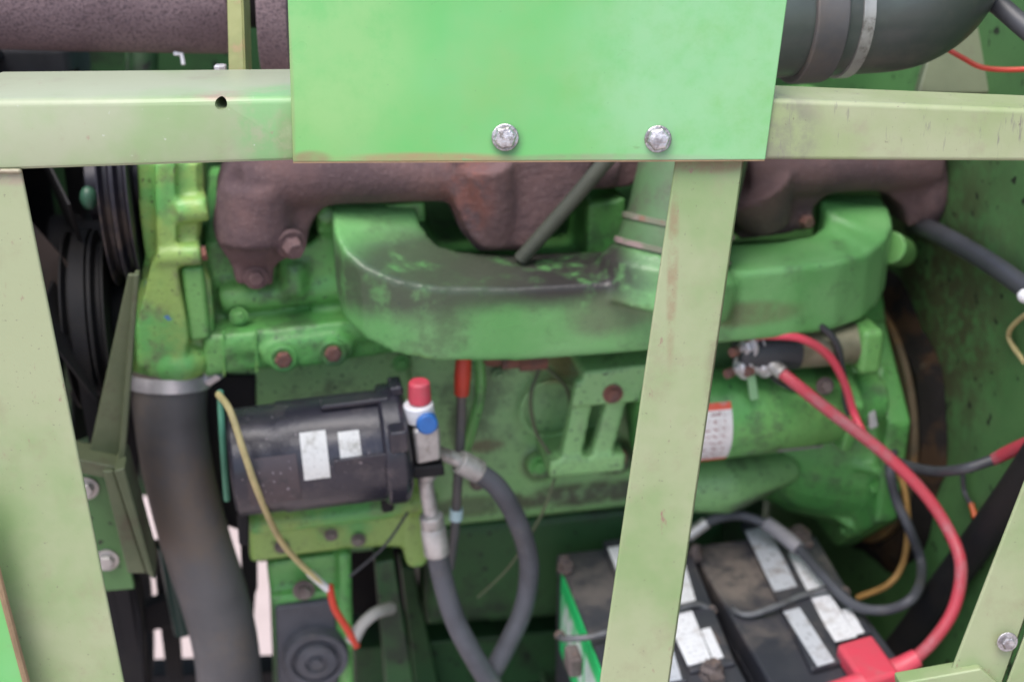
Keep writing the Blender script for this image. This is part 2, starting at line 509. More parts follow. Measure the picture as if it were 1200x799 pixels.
M['yellowwire'] = plain('cream wire', (0.50, 0.42, 0.20), 0.45)
M['tanwire'] = plain('tan wire', (0.42, 0.24, 0.08), 0.45)
M['greenwire'] = plain('green wire', (0.06, 0.22, 0.14), 0.45)
M['ground'] = surf('pale dry dirt', (0.46, 0.37, 0.34), alt=(0.40, 0.32, 0.29), alt_s=1.4, dirt=(0.3, 0.25, 0.2), dirt_s=5, dirt_r=(0.58, 0.75), dirt_a=0.5, rough=0.95, bump=0.6, bump_s=30)
M['lead0'] = surf('grimy brown bolt', (0.12, 0.09, 0.085), alt=(0.2, 0.17, 0.15), alt_s=60, rough=0.7, bump=0.4)
M['ringrust'] = surf('rust stained ring gear', (0.10, 0.075, 0.04), alt=(0.055, 0.045, 0.03), alt_s=14, dirt=(0.30, 0.15, 0.03), dirt_s=7, dirt_r=(0.45, 0.7), rough=0.7, bump=0.4)

# ------------------------------------------------------------------ surroundings
bm = B()
bmesh.ops.create_grid(bm, x_segments=2, y_segments=2, size=40)
o = obj('ground', bm, M['ground'])
tag(o, kind='structure')
o.location = (0, 10, 0)

WALL_U = E(1118, 430, -0.095).x    # the bulkhead across the right end of the engine
FLOOR_Z = -0.66                                                            # deck level under the engine, engine frame

M['sidewall'] = surf('dirty green bulkhead paint', (0.062, 0.16, 0.05), alt=(0.09, 0.20, 0.07), alt_s=4, dirt=(0.03, 0.05, 0.025), dirt_s=13, dirt_r=(0.47, 0.72), dirt_a=0.4,
                     speck=(0.012, 0.016, 0.01), speck_s=75, speck_r=(0.66, 0.71), rough=0.45, bump=0.12,
                     stains_and_sheen=[((WALL_U, 0.0, -0.02), (0.3, 0.20, 0.24), (0.03, 0.024, 0.016), 0.7), ((WALL_U, -0.05, 0.05), (0.3, 0.20, 0.26), (0.06, 0.045, 0.025), 0.5)])
bm = B()
box(bm, (WALL_U, -0.72, FLOOR_Z), (WALL_U + 0.004, 0.75, 0.75))
side = obj('side_bulkhead', bm, M['sidewall'], m=ME, bevel=0.0015)
tag(side, 'dark green sheet metal bulkhead with greasy streaks behind the flywheel', 'bulkhead')
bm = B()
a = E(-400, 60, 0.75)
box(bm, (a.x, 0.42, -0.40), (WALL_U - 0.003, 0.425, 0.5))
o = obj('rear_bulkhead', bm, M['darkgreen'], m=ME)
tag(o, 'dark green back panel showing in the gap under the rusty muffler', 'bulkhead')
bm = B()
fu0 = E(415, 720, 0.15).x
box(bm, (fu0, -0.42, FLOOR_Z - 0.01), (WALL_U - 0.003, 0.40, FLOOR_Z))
o = obj('deck_plate', bm, M['black'], m=ME)  # black colour stands in for the shade of the enclosed bay
tag(o, 'deck plate under the engine and the batteries, coloured black for the shade', 'deck plate')

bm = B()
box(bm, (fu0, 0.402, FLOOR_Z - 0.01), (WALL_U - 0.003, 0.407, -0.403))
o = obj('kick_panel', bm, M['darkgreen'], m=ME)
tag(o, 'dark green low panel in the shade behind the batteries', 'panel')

# ------------------------------------------------------------------ engine
eng = thing('engine', 'green diesel engine with rusty exhaust manifold behind the pale frame', 'engine', ME)

def Ep(bm, px, v0, v1):
    poly(bm, [E(x, y, v0) for x, y in px], Vector((0, v1 - v0, 0)))

# cylinder block
bm = B()
Ep(bm, [(262, 425), (500, 405), (780, 385), (1030, 360), (1035, 515), (800, 575), (520, 610), (500, 640), (300, 660)], 0.035, 0.4)
Ep(bm, [(478, 408), (780, 385), (1000, 365), (1000, 520), (800, 555), (520, 590), (492, 560)], 0.005, 0.3)
tube(bm, [E(500, 592, 0.03), E(660, 575, 0.03), E(840, 556, 0.03)], 0.028, n=16)
tube(bm, [E(780, 570, 0.0), E(850, 565, -0.01), E(930, 545, 0.0)], [0.03, 0.04, 0.02], n=16)
Ep(bm, [(500, 600), (830, 560), (830, 620), (505, 660)], 0.06, 0.3)
ball(bm, E(640, 480, 0.02), 0.042, (1, 0.45, 1.3))
cyl(bm, E(632, 545, -0.022), E(632, 545, 0.03), 0.017)
cyl(bm, E(722, 536, -0.012), E(722, 536, 0.03), 0.02)
cast('cylinder_block', bm, M['block'], eng, ME, 0.005, 5)

# head
bm = B()
Ep(bm, [(238, 285), (500, 275), (520, 305), (960, 290), (1030, 290), (1040, 380), (520, 410), (240, 432)], 0.025, 0.33)
Ep(bm, [(236, 395), (300, 388), (500, 370), (500, 411), (240, 443)], -0.022, 0.1)
Ep(bm, [(262, 402), (300, 395), (300, 388), (500, 368), (500, 390), (262, 418)], -0.026, 0.05)
Ep(bm, [(305, 412), (322, 401), (400, 393), (416, 402), (412, 421), (398, 427), (322, 434), (308, 428)], -0.034, 0.02)
tube(bm, [E(258, 350, 0.018), E(340, 342, 0.018), E(470, 328, 0.018)], 0.017, n=16)
cyl(bm, E(345, 345, 0.005), E(345, 308, 0.01), 0.014)
cyl(bm, E(262, 432, -0.005), E(262, 385, -0.005), 0.012)
cyl(bm, E(383, 252, -0.01), E(383, 252, 0.06), 0.012)
Ep(bm, [(370, 248), (500, 236), (500, 262), (372, 275)], 0.0, 0.1)
Ep(bm, [(325, 300), (400, 270), (430, 300), (420, 345), (330, 340)], 0.008, 0.06)
Ep(bm, [(688, 238), (735, 232), (735, 310), (688, 310)], 0.0, 0.1)
cast('cylinder_head', bm, M['green'], eng, ME, 0.0045, 4)
bm = B()
a = E(260, 165, 0.1); b2 = E(1030, 165, 0.1)
box(bm, (a.x, 0.08, E(600, 230, 0.08).z), (b2.x, 0.30, E(600, 165, 0.08).z))
obj('valve_cover', bm, M['green'], eng, ME, bevel=0.02, seg=3)
for i, (x, y) in enumerate(((332, 419), (390, 412))):
    bm = B()
    hexbolt(bm, E(x, y, -0.033), (0, -1, 0), 0.0098, 0.010, False)
    bo = obj('bolt', bm, M['rustbolt'], eng, ME, bevel=0.0008)
    bm = B()
    ringlathe(bm, E(x, y, -0.033), (0, -1, 0), [(-0.002, 0.009), (-0.002, 0.0165), (0.0035, 0.016), (0.005, 0.0135), (0.004, 0.009)], 28)
    obj('washer', bm, M['green'], bo, ME)

# lower rail, left, and its boss
bm = B()
Ep(bm, [(292, 600), (400, 588), (500, 574), (500, 596), (400, 608), (292, 622)], -0.035, 0.1)
tube(bm, [E(292, 614, -0.033), E(400, 602, -0.033), E(500, 588, -0.033)], 0.013, n=14)
Ep(bm, [(292, 618), (500, 590), (500, 622), (480, 640), (400, 645), (292, 660)], -0.020, 0.1)
Ep(bm, [(474, 600), (503, 596), (503, 655), (496, 666), (480, 666), (474, 656)], -0.028, 0.05)
cast('pan_rail', bm, M['lime'], eng, ME, 0.0045, 4)

# oil pan
bm = B()
Ep(bm, [(500, 620), (850, 585), (850, 650), (700, 700), (655, 725), (500, 735)], 0.05, 0.32)
cast('oil_pan', bm, M['darkgreen'], eng, ME, 0.007, 5)

# timing and water outlet cover, left end
bm = B()
Ep(bm, [(160, 190), (238, 190), (240, 240), (232, 300), (248, 330), (252, 400), (243, 425), (160, 432), (156, 380), (163, 335), (170, 300), (164, 260)], -0.010, 0.12)
Ep(bm, [(181, 190), (192, 190), (193, 292), (183, 292)], -0.028, 0.0)
Ep(bm, [(196, 190), (206, 190), (207, 290), (197, 291)], -0.026, 0.0)
Ep(bm, [(209, 190), (232, 190), (232, 290), (211, 290)], -0.016, 0.0)
cyl(bm, E(184, 300, -0.022), E(236, 297, -0.022), 0.0125)
cyl(bm, E(208, 246, -0.018), E(244, 243, -0.018), 0.0145)
Ep(bm, [(178, 305), (206, 305), (222, 395), (216, 428), (160, 430), (160, 380)], -0.03, 0.0)
cyl(bm, E(198, 432, 0.022), E(203, 350, 0.018), 0.043, 0.036)
ball(bm, E(207, 420, 0.0), 0.042, (1, 0.9, 0.6))
cast('timing_cover', bm, M['lime'], eng, ME, 0.0032, 3)
bm = B()
Ep(bm, [(211, 314), (238, 312), (247, 398), (222, 402)], -0.024, -0.005)
obj('cover_plate', bm, M['green'], eng, ME, bevel=0.006, seg=3)
bm = B()
cyl(bm, E(236, 297, -0.022), E(242, 296, -0.022), 0.008, n=6)
obj('bolt', bm, M['rustbolt'], eng, ME)

# exhaust manifold
bm = B()
Ep(bm, [(300, 160), (720, 150), (712, 190), (690, 215), (668, 245), (640, 280), (618, 296), (560, 296), (540, 272), (528, 240), (512, 236), (440, 239), (388, 241), (374, 250), (364, 268), (360, 288), (346, 300), (322, 312),
         (320, 336), (276, 336), (272, 314), (258, 292), (252, 262), (253, 230), (262, 205)], -0.022, 0.06)
ball(bm, E(297, 262, -0.005), 0.046, (0.95, 0.85, 1.05))
tube(bm, [E(285, 212, -0.008), E(400, 204, -0.008), E(560, 200, -0.008), E(720, 186, -0.005)], 0.032, n=16)
tube(bm, [E(300, 215, -0.012), E(300, 280, -0.012)], [0.036, 0.042], n=16)
Ep(bm, [(528, 170), (708, 165), (690, 205), (668, 242), (640, 276), (618, 292), (564, 292), (548, 274), (534, 242)], -0.045, 0.0)
tube(bm, [E(570, 190, -0.04), E(580, 250, -0.035), E(586, 285, -0.03)], [0.03, 0.024, 0.018], n=16)
Ep(bm, [(700, 120), (880, 110), (880, 170), (800, 205), (735, 220), (700, 224)], 0.0, 0.06)
Ep(bm, [(866, 150), (1112, 150), (1118, 238), (1100, 256), (1066, 268), (1060, 244), (1042, 228), (1010, 221), (976, 226), (958, 240), (948, 264), (925, 276), (866, 282)], -0.012, 0.06)
tube(bm, [E(870, 205, -0.005), E(980, 196, -0.005), E(1095, 190, -0.005)], 0.030, n=16)
tube(bm, [E(880, 215, -0.012), E(902, 265, -0.012)], [0.05, 0.026], n=16)
ball(bm, E(1088, 225, 0.0), 0.034, (0.7, 0.9, 1.3))
cyl(bm, E(942, 258, -0.02), E(942, 258, 0.02), 0.011)
cast('exhaust_manifold', bm, M['rust'], eng, ME, 0.0045, 5)
bm = B()
hexbolt(bm, E(340, 284, -0.034), (0.25, -1, -0.2), 0.011, 0.022)
hexbolt(bm, E(300, 325, -0.024), (0, -1, 0), 0.009, 0.008)
obj('bolt', bm, M['rust'], eng, ME, bevel=0.001)
bm = B()
hexbolt(bm, E(942, 258, -0.02), (0.2, -1, 0), 0.008, 0.012, False)
obj('bolt', bm, M['rustbolt'], eng, ME)

# intake manifold (curved log with two runners to the head)
WI = E(600, 338, -0.125).z
rows = [((388, 226, 0.03), (486, 226, 0.03)), ((388, 244, -0.01), (488, 246, -0.005)), ((391, 268, -0.05), (494, 262, -0.02)), ((400, 290, -0.08), (503, 276, -0.028)), ((424, 312, -0.103), (518, 287, -0.03)),
        ((462, 329, -0.118), (538, 293, -0.03)), ((510, 338, -0.125), (562, 296, -0.03)), ((600, 339, -0.125), (610, 297, -0.03)), ((720, 332, -0.125), (720, 292, -0.03)), ((860, 320, -0.125), (860, 285, -0.03)),
        ((935, 313, -0.125), (922, 281, -0.03)), ((985, 307, -0.115), (948, 277, -0.03)), ((1018, 296, -0.095), (962, 268, -0.027)), ((1038, 280, -0.07), (968, 257, -0.022)), ((1047, 262, -0.045), (967, 246, -0.015)),
        ((1042, 243, -0.02), (962, 236, -0.005)), ((1030, 228, 0.02), (956, 226, 0.03))]
ST_I = E(655, 315, -0.07)
M['intake'] = surf('sooty green manifold paint', (0.12, 0.345, 0.105), alt=(0.17, 0.385, 0.145), alt_s=7, dirt=(0.06, 0.08, 0.045), dirt_s=13, dirt_r=(0.52, 0.7), dirt_a=0.6,
                   speck=(0.03, 0.06, 0.05), speck_s=240, speck_r=(0.66, 0.76), speck_a=0.6, rough=0.32, bump=0.4, bump_s=130, stain_r=(0.22, 0.52),
                   stains_and_sheen=[((ST_I.x, -0.08, WI + 0.005), (0.20, 0.12, 0.045), (0.036, 0.033, 0.031), 1.0), ((ST_I.x - 0.17, -0.07, WI + 0.005), (0.17, 0.15, 0.05), (0.06, 0.072, 0.05), 0.9),
                           ((E(715, 372, -0.13).x, -0.14, E(715, 372, -0.13).z), (0.07, 0.05, 0.035), (0.11, 0.09, 0.075), 0.6), ((E(880, 370, -0.13).x, -0.13, E(880, 370, -0.13).z), (0.08, 0.05, 0.02), (0.15, 0.12, 0.075), 0.55)])
bm = B()
dn = Vector((0, 0, -0.084))
for (a0, a1), (c0_, c1_) in zip(rows[:-1], rows[1:]):
    q = [E(*a0), E(*c0_), E(*c1_), E(*a1)]
    hexa(bm, q + [x + dn for x in q])
pb = EW(782, 320, WI - 0.01)
ax = Vector((0.055, 0.05, 0.20)).normalized()
lathe(bm, pb, ax, [(-0.04, 0.078), (0.004, 0.078), (0.012, 0.070), (0.020, 0.066)], 36)
cast('intake_manifold', bm, M['intake'], eng, ME, 0.0036, 9)
# inlet pipe standing on it, with flange rings
pb = EW(782, 320, WI - 0.01)
pt_ = pb + Vector((0.055, 0.05, 0.20))
ax = (pt_ - pb).normalized()
bm = B()
lathe(bm, pb, ax, [(0, 0.064), (0.03, 0.062), (0.05, 0.0605), (0.06, 0.058), (0.24, 0.056)], 36)
M['pipe'] = surf('dusty brown green pipe', (0.075, 0.15, 0.065), alt=(0.085, 0.10, 0.06), alt_s=9, dirt=(0.07, 0.065, 0.05), dirt_s=16, dirt_r=(0.48, 0.66), rough=0.5, bump=0.2)
obj('inlet_pipe', bm, M['pipe'], eng, ME)
M['gasket'] = surf('worn gasket edge', (0.16, 0.17, 0.12), alt=(0.27, 0.20, 0.19), alt_s=22, alt_r=(0.45, 0.55), dirt=(0.30, 0.07, 0.05), dirt_s=18, dirt_r=(0.58, 0.66), dirt_a=0.8, rough=0.7, bump=0.3)
for h, r in ((0.022, 0.066), (0.050, 0.0635)):
    bm = B()
    ringlathe(bm, pb + ax * h, ax, [(0, r - 0.012), (0, r - 0.001), (0.005, r - 0.0005), (0.008, r - 0.012)])
    obj('flange_ring', bm, M['gasket'], eng, ME)
bm = B()
cyl(bm, E(1042, 290, -0.03), E(1058, 296, 0.0), 0.02, 0.018)
obj('sensor_boss', bm, M['green'], eng, ME, bevel=0.003)

# bracket bolted on the block
bm = B()
Ep(bm, [(684, 436), (790, 424), (790, 438), (684, 452)], -0.075, -0.002)
Ep(bm, [(676, 449), (790, 437), (780, 466), (758, 470), (670, 478)], -0.075, -0.058)
Ep(bm, [(672, 474), (695, 472), (680, 545), (656, 548)], -0.066, -0.045)
Ep(bm, [(712, 470), (736, 467), (716, 540), (692, 543)], -0.066, -0.045)
Ep(bm, [(645, 542), (735, 532), (732, 552), (644, 562)], -0.07, 0.01)
cast('pump_bracket', bm, M['block'], eng, ME, 0.0032, 3)
bm = B()
hexbolt(bm, E(718, 461, -0.075), (0, -1, 0), 0.008, 0.006)
obj('bolt', bm, M['rustbolt'], eng, ME)
for x, y in ((722, 536), (632, 545)):
    bm = B()
    hexbolt(bm, E(x, y, -0.022), (0, -1, 0), 0.009, 0.009)
    obj('bolt', bm, M['rustbolt'] if x > 700 else M['green'], eng, ME)
bm = B()
ringlathe(bm, E(645, 478, -0.005), (0, -1, 0), [(0, 0.034), (0, 0.039), (0.004, 0.039), (0.004, 0.034)])
obj('core_plug', bm, M['block'], eng, ME)

for (x, y, v, r, k) in ((500, 470, -0.0, 0.007, 'block'), (508, 545, 0.0, 0.008, 'lead0'), (560, 565, -0.004, 0.007, 'lead0'), (585, 440, -0.002, 0.006, 'block'), (765, 500, -0.002, 0.007, 'lead0'), (470, 425, 0.0, 0.007, 'green'), (280, 370, -0.002, 0.007, 'green'),
                        (420, 632, -0.022, 0.006, 'lead0'), (330, 640, -0.022, 0.006, 'lead0'), (388, 626, -0.036, 0.0055, 'lead0'), (252, 412, -0.014, 0.006, 'lead0')):
    bm = B()
    hexbolt(bm, E(x, y, v), (0, -1, 0), r, r)
    obj('bolt', bm, M[k], eng, ME)
for (x0, y0, x1, y1, v) in ((262, 388, 263, 440, -0.024), (300, 384, 301, 436, -0.028)):
    bm = B()
    tube(bm, [E(x0, y0, v), E(x1, y1, v)], 0.0014, 6)
    obj('casting_seam', bm, M['lime'], eng, ME)

# flywheel housing at the right end
HU = E(1076, 440, -0.068).x
HC = E(1000, 482, 0.10)
HC.x = HU - 0.05
HR = 0.182
bm = B()
lathe(bm, HC, (1, 0, 0), [(-0.10, 0.095), (-0.05, 0.125), (0.0, 0.142), (0.028, 0.150)], 28)
lathe(bm, HC, (1, 0, 0), [(0.020, HR), (0.05, HR)], 8, rot=R(22.5))
for k in range(8):
    a = R(45 * k)
    d = Vector((0, math.cos(a), math.sin(a)))
    s = Vector((0, -math.sin(a), math.cos(a)))
    q = HC + Vector((0.03, 0, 0))
    poly(bm, [q + d * 0.10 - s * 0.005 + Vector((-0.085, 0, 0)), q + d * 0.172 - s * 0.005, q + d * 0.09 - s * 0.005], s * 0.010)
cast('flywheel_housing', bm, M['green'], eng, ME, 0.0036, 2)
for k in range(8):
    a = R(45 * k + 10)
    bm = B()
    hexbolt(bm, HC + Vector((0.021, math.cos(a) * 0.158, math.sin(a) * 0.158)), (-1, 0, 0), 0.007, 0.008)
    obj('bolt', bm, M['green'], eng, ME)
bm = B()
lathe(bm, HC, (1, 0, 0), [(0.053, 0.150), (0.053, 0.178), (0.062, 0.178), (0.062, 0.15)], 64)
obj('flywheel_ring', bm, M['ringrust'], eng, ME, bevel=0.002)
# black seal round the opening of the bulkhead
bm = B()
ringlathe(bm, HC + Vector((WALL_U - HC.x, 0, 0)), (1, 0, 0), [(-0.016, 0.172), (-0.019, 0.182), (-0.013, 0.196), (-0.007, 0.206), (-0.001, 0.214), (-0.001, 0.168)], 64)
for v_ in bm.verts:
    a_ = math.atan2(v_.co.z - HC.z, v_.co.y - HC.y)
    k_ = 0.006 * math.sin(a_ * 5 + 1) + 0.004 * math.sin(a_ * 11) + random.uniform(-0.002, 0.002)
    v_.co.y += math.cos(a_) * k_
    v_.co.z += math.sin(a_) * k_
M['grease'] = surf('brown black grease', (0.014, 0.012, 0.011), alt=(0.045, 0.026, 0.014), alt_s=14, alt_r=(0.5, 0.62), dirt=(0.06, 0.05, 0.035), dirt_s=26, dirt_r=(0.6, 0.72), rough=0.7, bump=1.0, bump_s=60, spec=0.2)
o = obj('rubber_seal', bm, M['grease'], m=ME)
tag(o, 'black greasy rubber seal curving round the flywheel housing', 'seal')

# lower left accessory housing with the round dark cover
bm = B()
Ep(bm, [(318, 700), (395, 690), (412, 690), (414, 830), (326, 830)], -0.02, 0.1)
Ep(bm, [(312, 660), (404, 648), (408, 700), (318, 712)], -0.005, 0.1)
Ep(bm, [(396, 650), (412, 648), (416, 830), (400, 830)], -0.03, 0.06)
cast('accessory_housing', bm, M['green'], eng, ME, 0.0045, 3)
bm = B()
Ep(bm, [(322, 712), (393, 702), (398, 830), (326, 830)], -0.027, -0.015)
obj('cover_flange', bm, M['hose'], eng, ME, bevel=0.004)
bm = B()
c0 = E(370, 765, -0.028)
lathe(bm, c0, (0, -1, 0), [(-0.02, 0.04), (0.012, 0.04), (0.016, 0.038), (0.016, 0.031), (0.011, 0.030), (0.011, 0.026), (0.020, 0.024), (0.022, 0.014), (0.018, 0.012), (0.018, 0.008), (0.024, 0.007)], 40)
obj('round_cover', bm, M['hose'], eng, ME)
bm = B()
hexbolt(bm, E(356, 690, -0.022), (0, -1, 0), 0.009, 0.012)
obj('bolt', bm, M['lead0'], eng, ME)

# rods and small lines on the engine
bm = B()
tube(bm, [E(560, 405, -0.02), E(563, 455, -0.03), E(556, 490, -0.03), E(546, 525, -0.02)], 0.0065)
obj('dipstick_tube', bm, M['green'], eng, ME)
bm = B()
tube(bm, [E(722, 175, -0.075), E(668, 238, -0.07), E(610, 304, -0.06)], 0.0085)
obj('breather_tube', bm, plain('dull olive tube', (0.05, 0.056, 0.042), 0.6), eng, ME)
bm = B()
tube(bm, [E(588, 425, -0.03), E(625, 421, -0.03)], 0.008)
cyl(bm, E(608, 423, -0.03), E(640, 420, -0.03), 0.0125, n=6)
cyl(bm, E(578, 425, -0.03), E(578, 412, -0.02), 0.012)
obj('line_fitting', bm, M['rustbolt'], eng, ME)
for q in ([(632, 432, -0.035), (622, 465, -0.045), (628, 505, -0.045), (650, 540, -0.05)], [(640, 430, -0.035), (664, 455, -0.03), (668, 490, -0.03), (655, 530, -0.05)]):
    bm = B()
    tube(bm, [E(*p) for p in q], 0.0025, n=8)
    obj('thin_line', bm, M['olive'], eng, ME)

def tubething(name, pts, r, mat, label, cat, n=12, group=None):
    bm = B()
    tube(bm, pts, r, n)
    o = obj(name, bm, mat)
    tag(o, label, cat, group)
    return o

def WW(px, py, off=0.014):          # world point just off the right bulkhead
    return ME @ EU(px, py, WALL_U - off)

def W(px, py, v):
    return ME @ E(px, py, v)

def cylpatch(bm, p0, axis, r, t0, t1, a0, a1, n=8, zero=Vector((0, -1, 0))):
    """thin curved label on a cylinder, angles from the front (0) towards up, with UVs"""
    d = Vector(axis).normalized()
    z = (zero - d * zero.dot(d)).normalized()
    s = z.cross(d)
    if s.z < 0:
        s = -s
    uvl = bm.loops.layers.uv.verify()
    rows = []
    for k in range(n + 1):
        a = a0 + (a1 - a0) * k / n
        e = z * math.cos(a) + s * math.sin(a)
        rows.append((bm.verts.new(p0 + d * t0 + e * r), bm.verts.new(p0 + d * t1 + e * r), k / n))
    for k in range(n):
        A, Bq, v0 = rows[k]
        C_, D, v1 = rows[k + 1]
        f = bm.faces.new((A, Bq, D, C_))
        for lp, uv in zip(f.loops, ((0, v0), (1, v0), (1, v1), (0, v1))):
            lp[uvl].uv = uv

def quadlabel(bm, q, up, th=0.0012):
    """thin flat label from 4 points (ccw) lifted along up, with UVs"""
    uvl = bm.loops.layers.uv.verify()
    up = Vector(up)
    a = [bm.verts.new(Vector(p)) for p in q]
    b_ = [bm.verts.new(Vector(p) + up * th) for p in q]
    f = bm.faces.new(b_)
    for lp, uv in zip(f.loops, ((0, 0), (1, 0), (1, 1), (0, 1))):
        lp[uvl].uv = uv
    for i in range(4):
        bm.faces.new((a[i], a[(i + 1) % 4], b_[(i + 1) % 4], b_[i]))

# ------------------------------------------------------------------ starter motor
sm = thing('starter_motor', 'green starter motor with a black and silver solenoid on top', 'starter motor', ME)
s0 = E(745, 494, -0.062)
s1 = E(985, 470, -0.062)
SA = (s1 - s0).normalized()
SL = (s1 - s0).length
bm = B()
lathe(bm, s0, SA, [(0, 0.044), (0.004, 0.051), (0.05, 0.0525), (0.052, 0.0535), (SL - 0.05, 0.0535), (SL - 0.045, 0.051), (SL - 0.02, 0.049), (SL, 0.044)], 40)
obj('body', bm, M['green'], sm, ME, bevel=0.0015)
bm = B()
lathe(bm, s1 - SA * 0.012, SA, [(0, 0.062), (0.016, 0.062)], 5, rot=R(20))
cyl(bm, s1, s1 + SA * 0.05, 0.034, 0.03)
obj('mounting_flange', bm, M['green'], sm, ME, bevel=0.005)
z0 = E(843, 414, -0.088)
z1 = E(1003, 402, -0.088)
ZA = (z1 - z0).normalized()
ZL = (z1 - z0).length
bm = B()
lathe(bm, z0 + ZA * 0.09, ZA, [(0, 0.0245), (ZL - 0.09, 0.0245)], 32)
sol = obj('solenoid', bm, M['brass'], sm, ME, bevel=0.001)
bm = B()
lathe(bm, z0, ZA, [(0.02, 0.018), (0.026, 0.023), (0.092, 0.0255), (0.092, 0.02)], 32)
obj('cap', bm, M['cableblack'], sol, ME, bevel=0.0015)
bm = B()
box(bm, z1 + Vector((-0.006, -0.028, -0.03)), z1 + Vector((0.022, 0.05, 0.026)))
obj('solenoid_mount', bm, M['green'], sm, ME, bevel=0.008, seg=3)
for (x, y, l_) in ((878, 405, 0.03), (872, 430, 0.035), (895, 428, 0.02)):
    bm = B()
    p = E(x, y, -0.10)
    cyl(bm, p + Vector((0.012, 0.012, 0)), p + Vector((-0.022, -0.012, 0)), 0.0045)
    hexbolt(bm, p, (-0.9, -0.5, 0), 0.0095, 0.010)
    hexbolt(bm, p + Vector((0.012, 0.004, 0.0)), (-0.9, -0.5, 0), 0.008, 0.008)
    obj('terminal', bm, M['steel'], sol, ME, bevel=0.0005)
    bm = B()
    cyl(bm, p + Vector((-0.019, -0.0105, 0)), p + Vector((-0.026, -0.0145, 0)), 0.0055)
    obj('terminal_tip', bm, M['rustbolt'], sol, ME)
bm = B()
tA = (E(785, 489, -0.115) - s0).dot(SA)
tB = (E(860, 483, -0.115) - s0).dot(SA)
cylpatch(bm, s0, SA, 0.0543, tA, tB, R(-52), R(42), 12)
M['warn'] = sticker('red bordered white warning label', (0.72, 0.70, 0.70), (0.38, 0.24, 0.24), rows=10, lo=0.5, colw=6, border=0.11, border_col=(0.72, 0.10, 0.05), dirt=(0.42, 0.36, 0.36), dirt_a=0.55)
obj('label', bm, M['warn'], sm, ME)
bm = B()
ts = (E(925, 520, -0.062) - s0).dot(SA)
cylpatch(bm, s0, SA, 0.0540, ts - 0.032, ts + 0.025, R(-47), R(-38), 5)
M['scrape'] = plain('scraped bare metal', (0.36, 0.34, 0.37), 0.5, 0.3)
obj('scraped_patch', bm, M['scrape'], sm, ME)

bm = B()
poly(bm, [E(876, 440, -0.112), E(886, 440, -0.112), E(890, 468, -0.115), E(880, 470, -0.115)], Vector((0, 0.006, 0)))
obj('spade_clip', bm, plain('pale green clip', (0.22, 0.42, 0.22), 0.4), sm, ME, bevel=0.002)
bm = B()
hexbolt(bm, E(966, 452, -0.108), (0, -1, 0.3), 0.007, 0.010)
obj('nut', bm, M['lead0'], sm, ME)

# ------------------------------------------------------------------ compressor
cm = thing('compressor', 'black cylindrical compressor with two small pale stickers', 'compressor', ME)
c0 = E(272, 542, -0.105)
c1 = E(478, 517, -0.105)
CA = (c1 - c0).normalized()
CL = (c1 - c0).length
bm = B()
lathe(bm, c0, CA, [(0, 0.052), (0.004, 0.058), (0.05, 0.0585), (0.053, 0.0605), (CL - 0.03, 0.0605)], 48)
obj('shell', bm, M['blackpaint'], cm, ME, bevel=0.0015)
bm = B()
lathe(bm, c0, CA, [(CL - 0.031, 0.061), (CL - 0.028, 0.0665), (CL - 0.008, 0.0665), (CL - 0.004, 0.062), (CL, 0.05)], 48)
for k in range(0):
    a = R(60 * k + 20)
    d_, s_, t_ = basis(CA)
    e = s_ * math.cos(a) + t_ * math.sin(a)
    cyl(bm, c0 + CA * (CL - 0.036) + e * 0.060, c0 + CA * (CL + 0.002) + e * 0.060, 0.009, n=14)
Ep(bm, [(456, 508), (478, 505), (480, 530), (458, 533)], -0.172, -0.12)
Ep(bm, [(456, 455), (472, 453), (474, 464), (458, 467)], -0.12, -0.09)
obj('end_plate', bm, M['blackpaint'], cm, ME, bevel=0.003)
bm = B()
d_, s_, t_ = basis(CA)
p = c0 + CA * 0.075
Ep(bm, [(376, 476), (456, 466), (456, 472), (376, 482)], -0.125, -0.105)
obj('rib', bm, M['blackpaint'], cm, ME, bevel=0.002)
M['paper'] = sticker('grubby pale sticker', (0.60, 0.60, 0.58), (0.3, 0.3, 0.3), rows=6, lo=0.6, dirt=(0.25, 0.24, 0.2), dirt_a=0.8)
for (xa, xb, a0, a1) in ((352, 383, 2, 50), (397, 422, 8, 46)):
    bm = B()
    cylpatch(bm, c0, CA, 0.0612, (E(xa, 520, -0.15) - c0).dot(CA), (E(xb, 520, -0.15) - c0).dot(CA), R(a0), R(a1), 10)
    obj('sticker', bm, M['paper'], cm, ME)
M['worn'] = sticker('worn pinkish transfer', (0.06, 0.045, 0.05), (0.30, 0.26, 0.29), rows=5, lo=0.62, colw=5, dirt=(0.03, 0.03, 0.035), dirt_a=0.9)
bm = B()
cylpatch(bm, c0, CA, 0.0612, (E(285, 520, -0.15) - c0).dot(CA), (E(346, 520, -0.15) - c0).dot(CA), R(-22), R(30), 10)
obj('worn_label', bm, M['worn'], cm, ME)
bm = B()
q = [E(392, 540, -0.1665), E(458, 531, -0.1665), E(458, 552, -0.165), E(392, 561, -0.165)]
poly(bm, q, Vector((0, 0.01, 0)))
obj('name_plate', bm, M['blackpaint'], cm, ME, bevel=0.001)
# mounting bracket ears under it
bm = B()
Ep(bm, [(276, 580), (292, 578), (292, 640), (280, 640)], -0.10, -0.03)
obj('bracket_ear', bm, M['black'], cm, ME, bevel=0.003)
bm = B()
Ep(bm, [(446, 575), (464, 572), (462, 600), (448, 602)], -0.10, -0.03)
obj('bracket_ear', bm, M['black'], cm, ME, bevel=0.003)
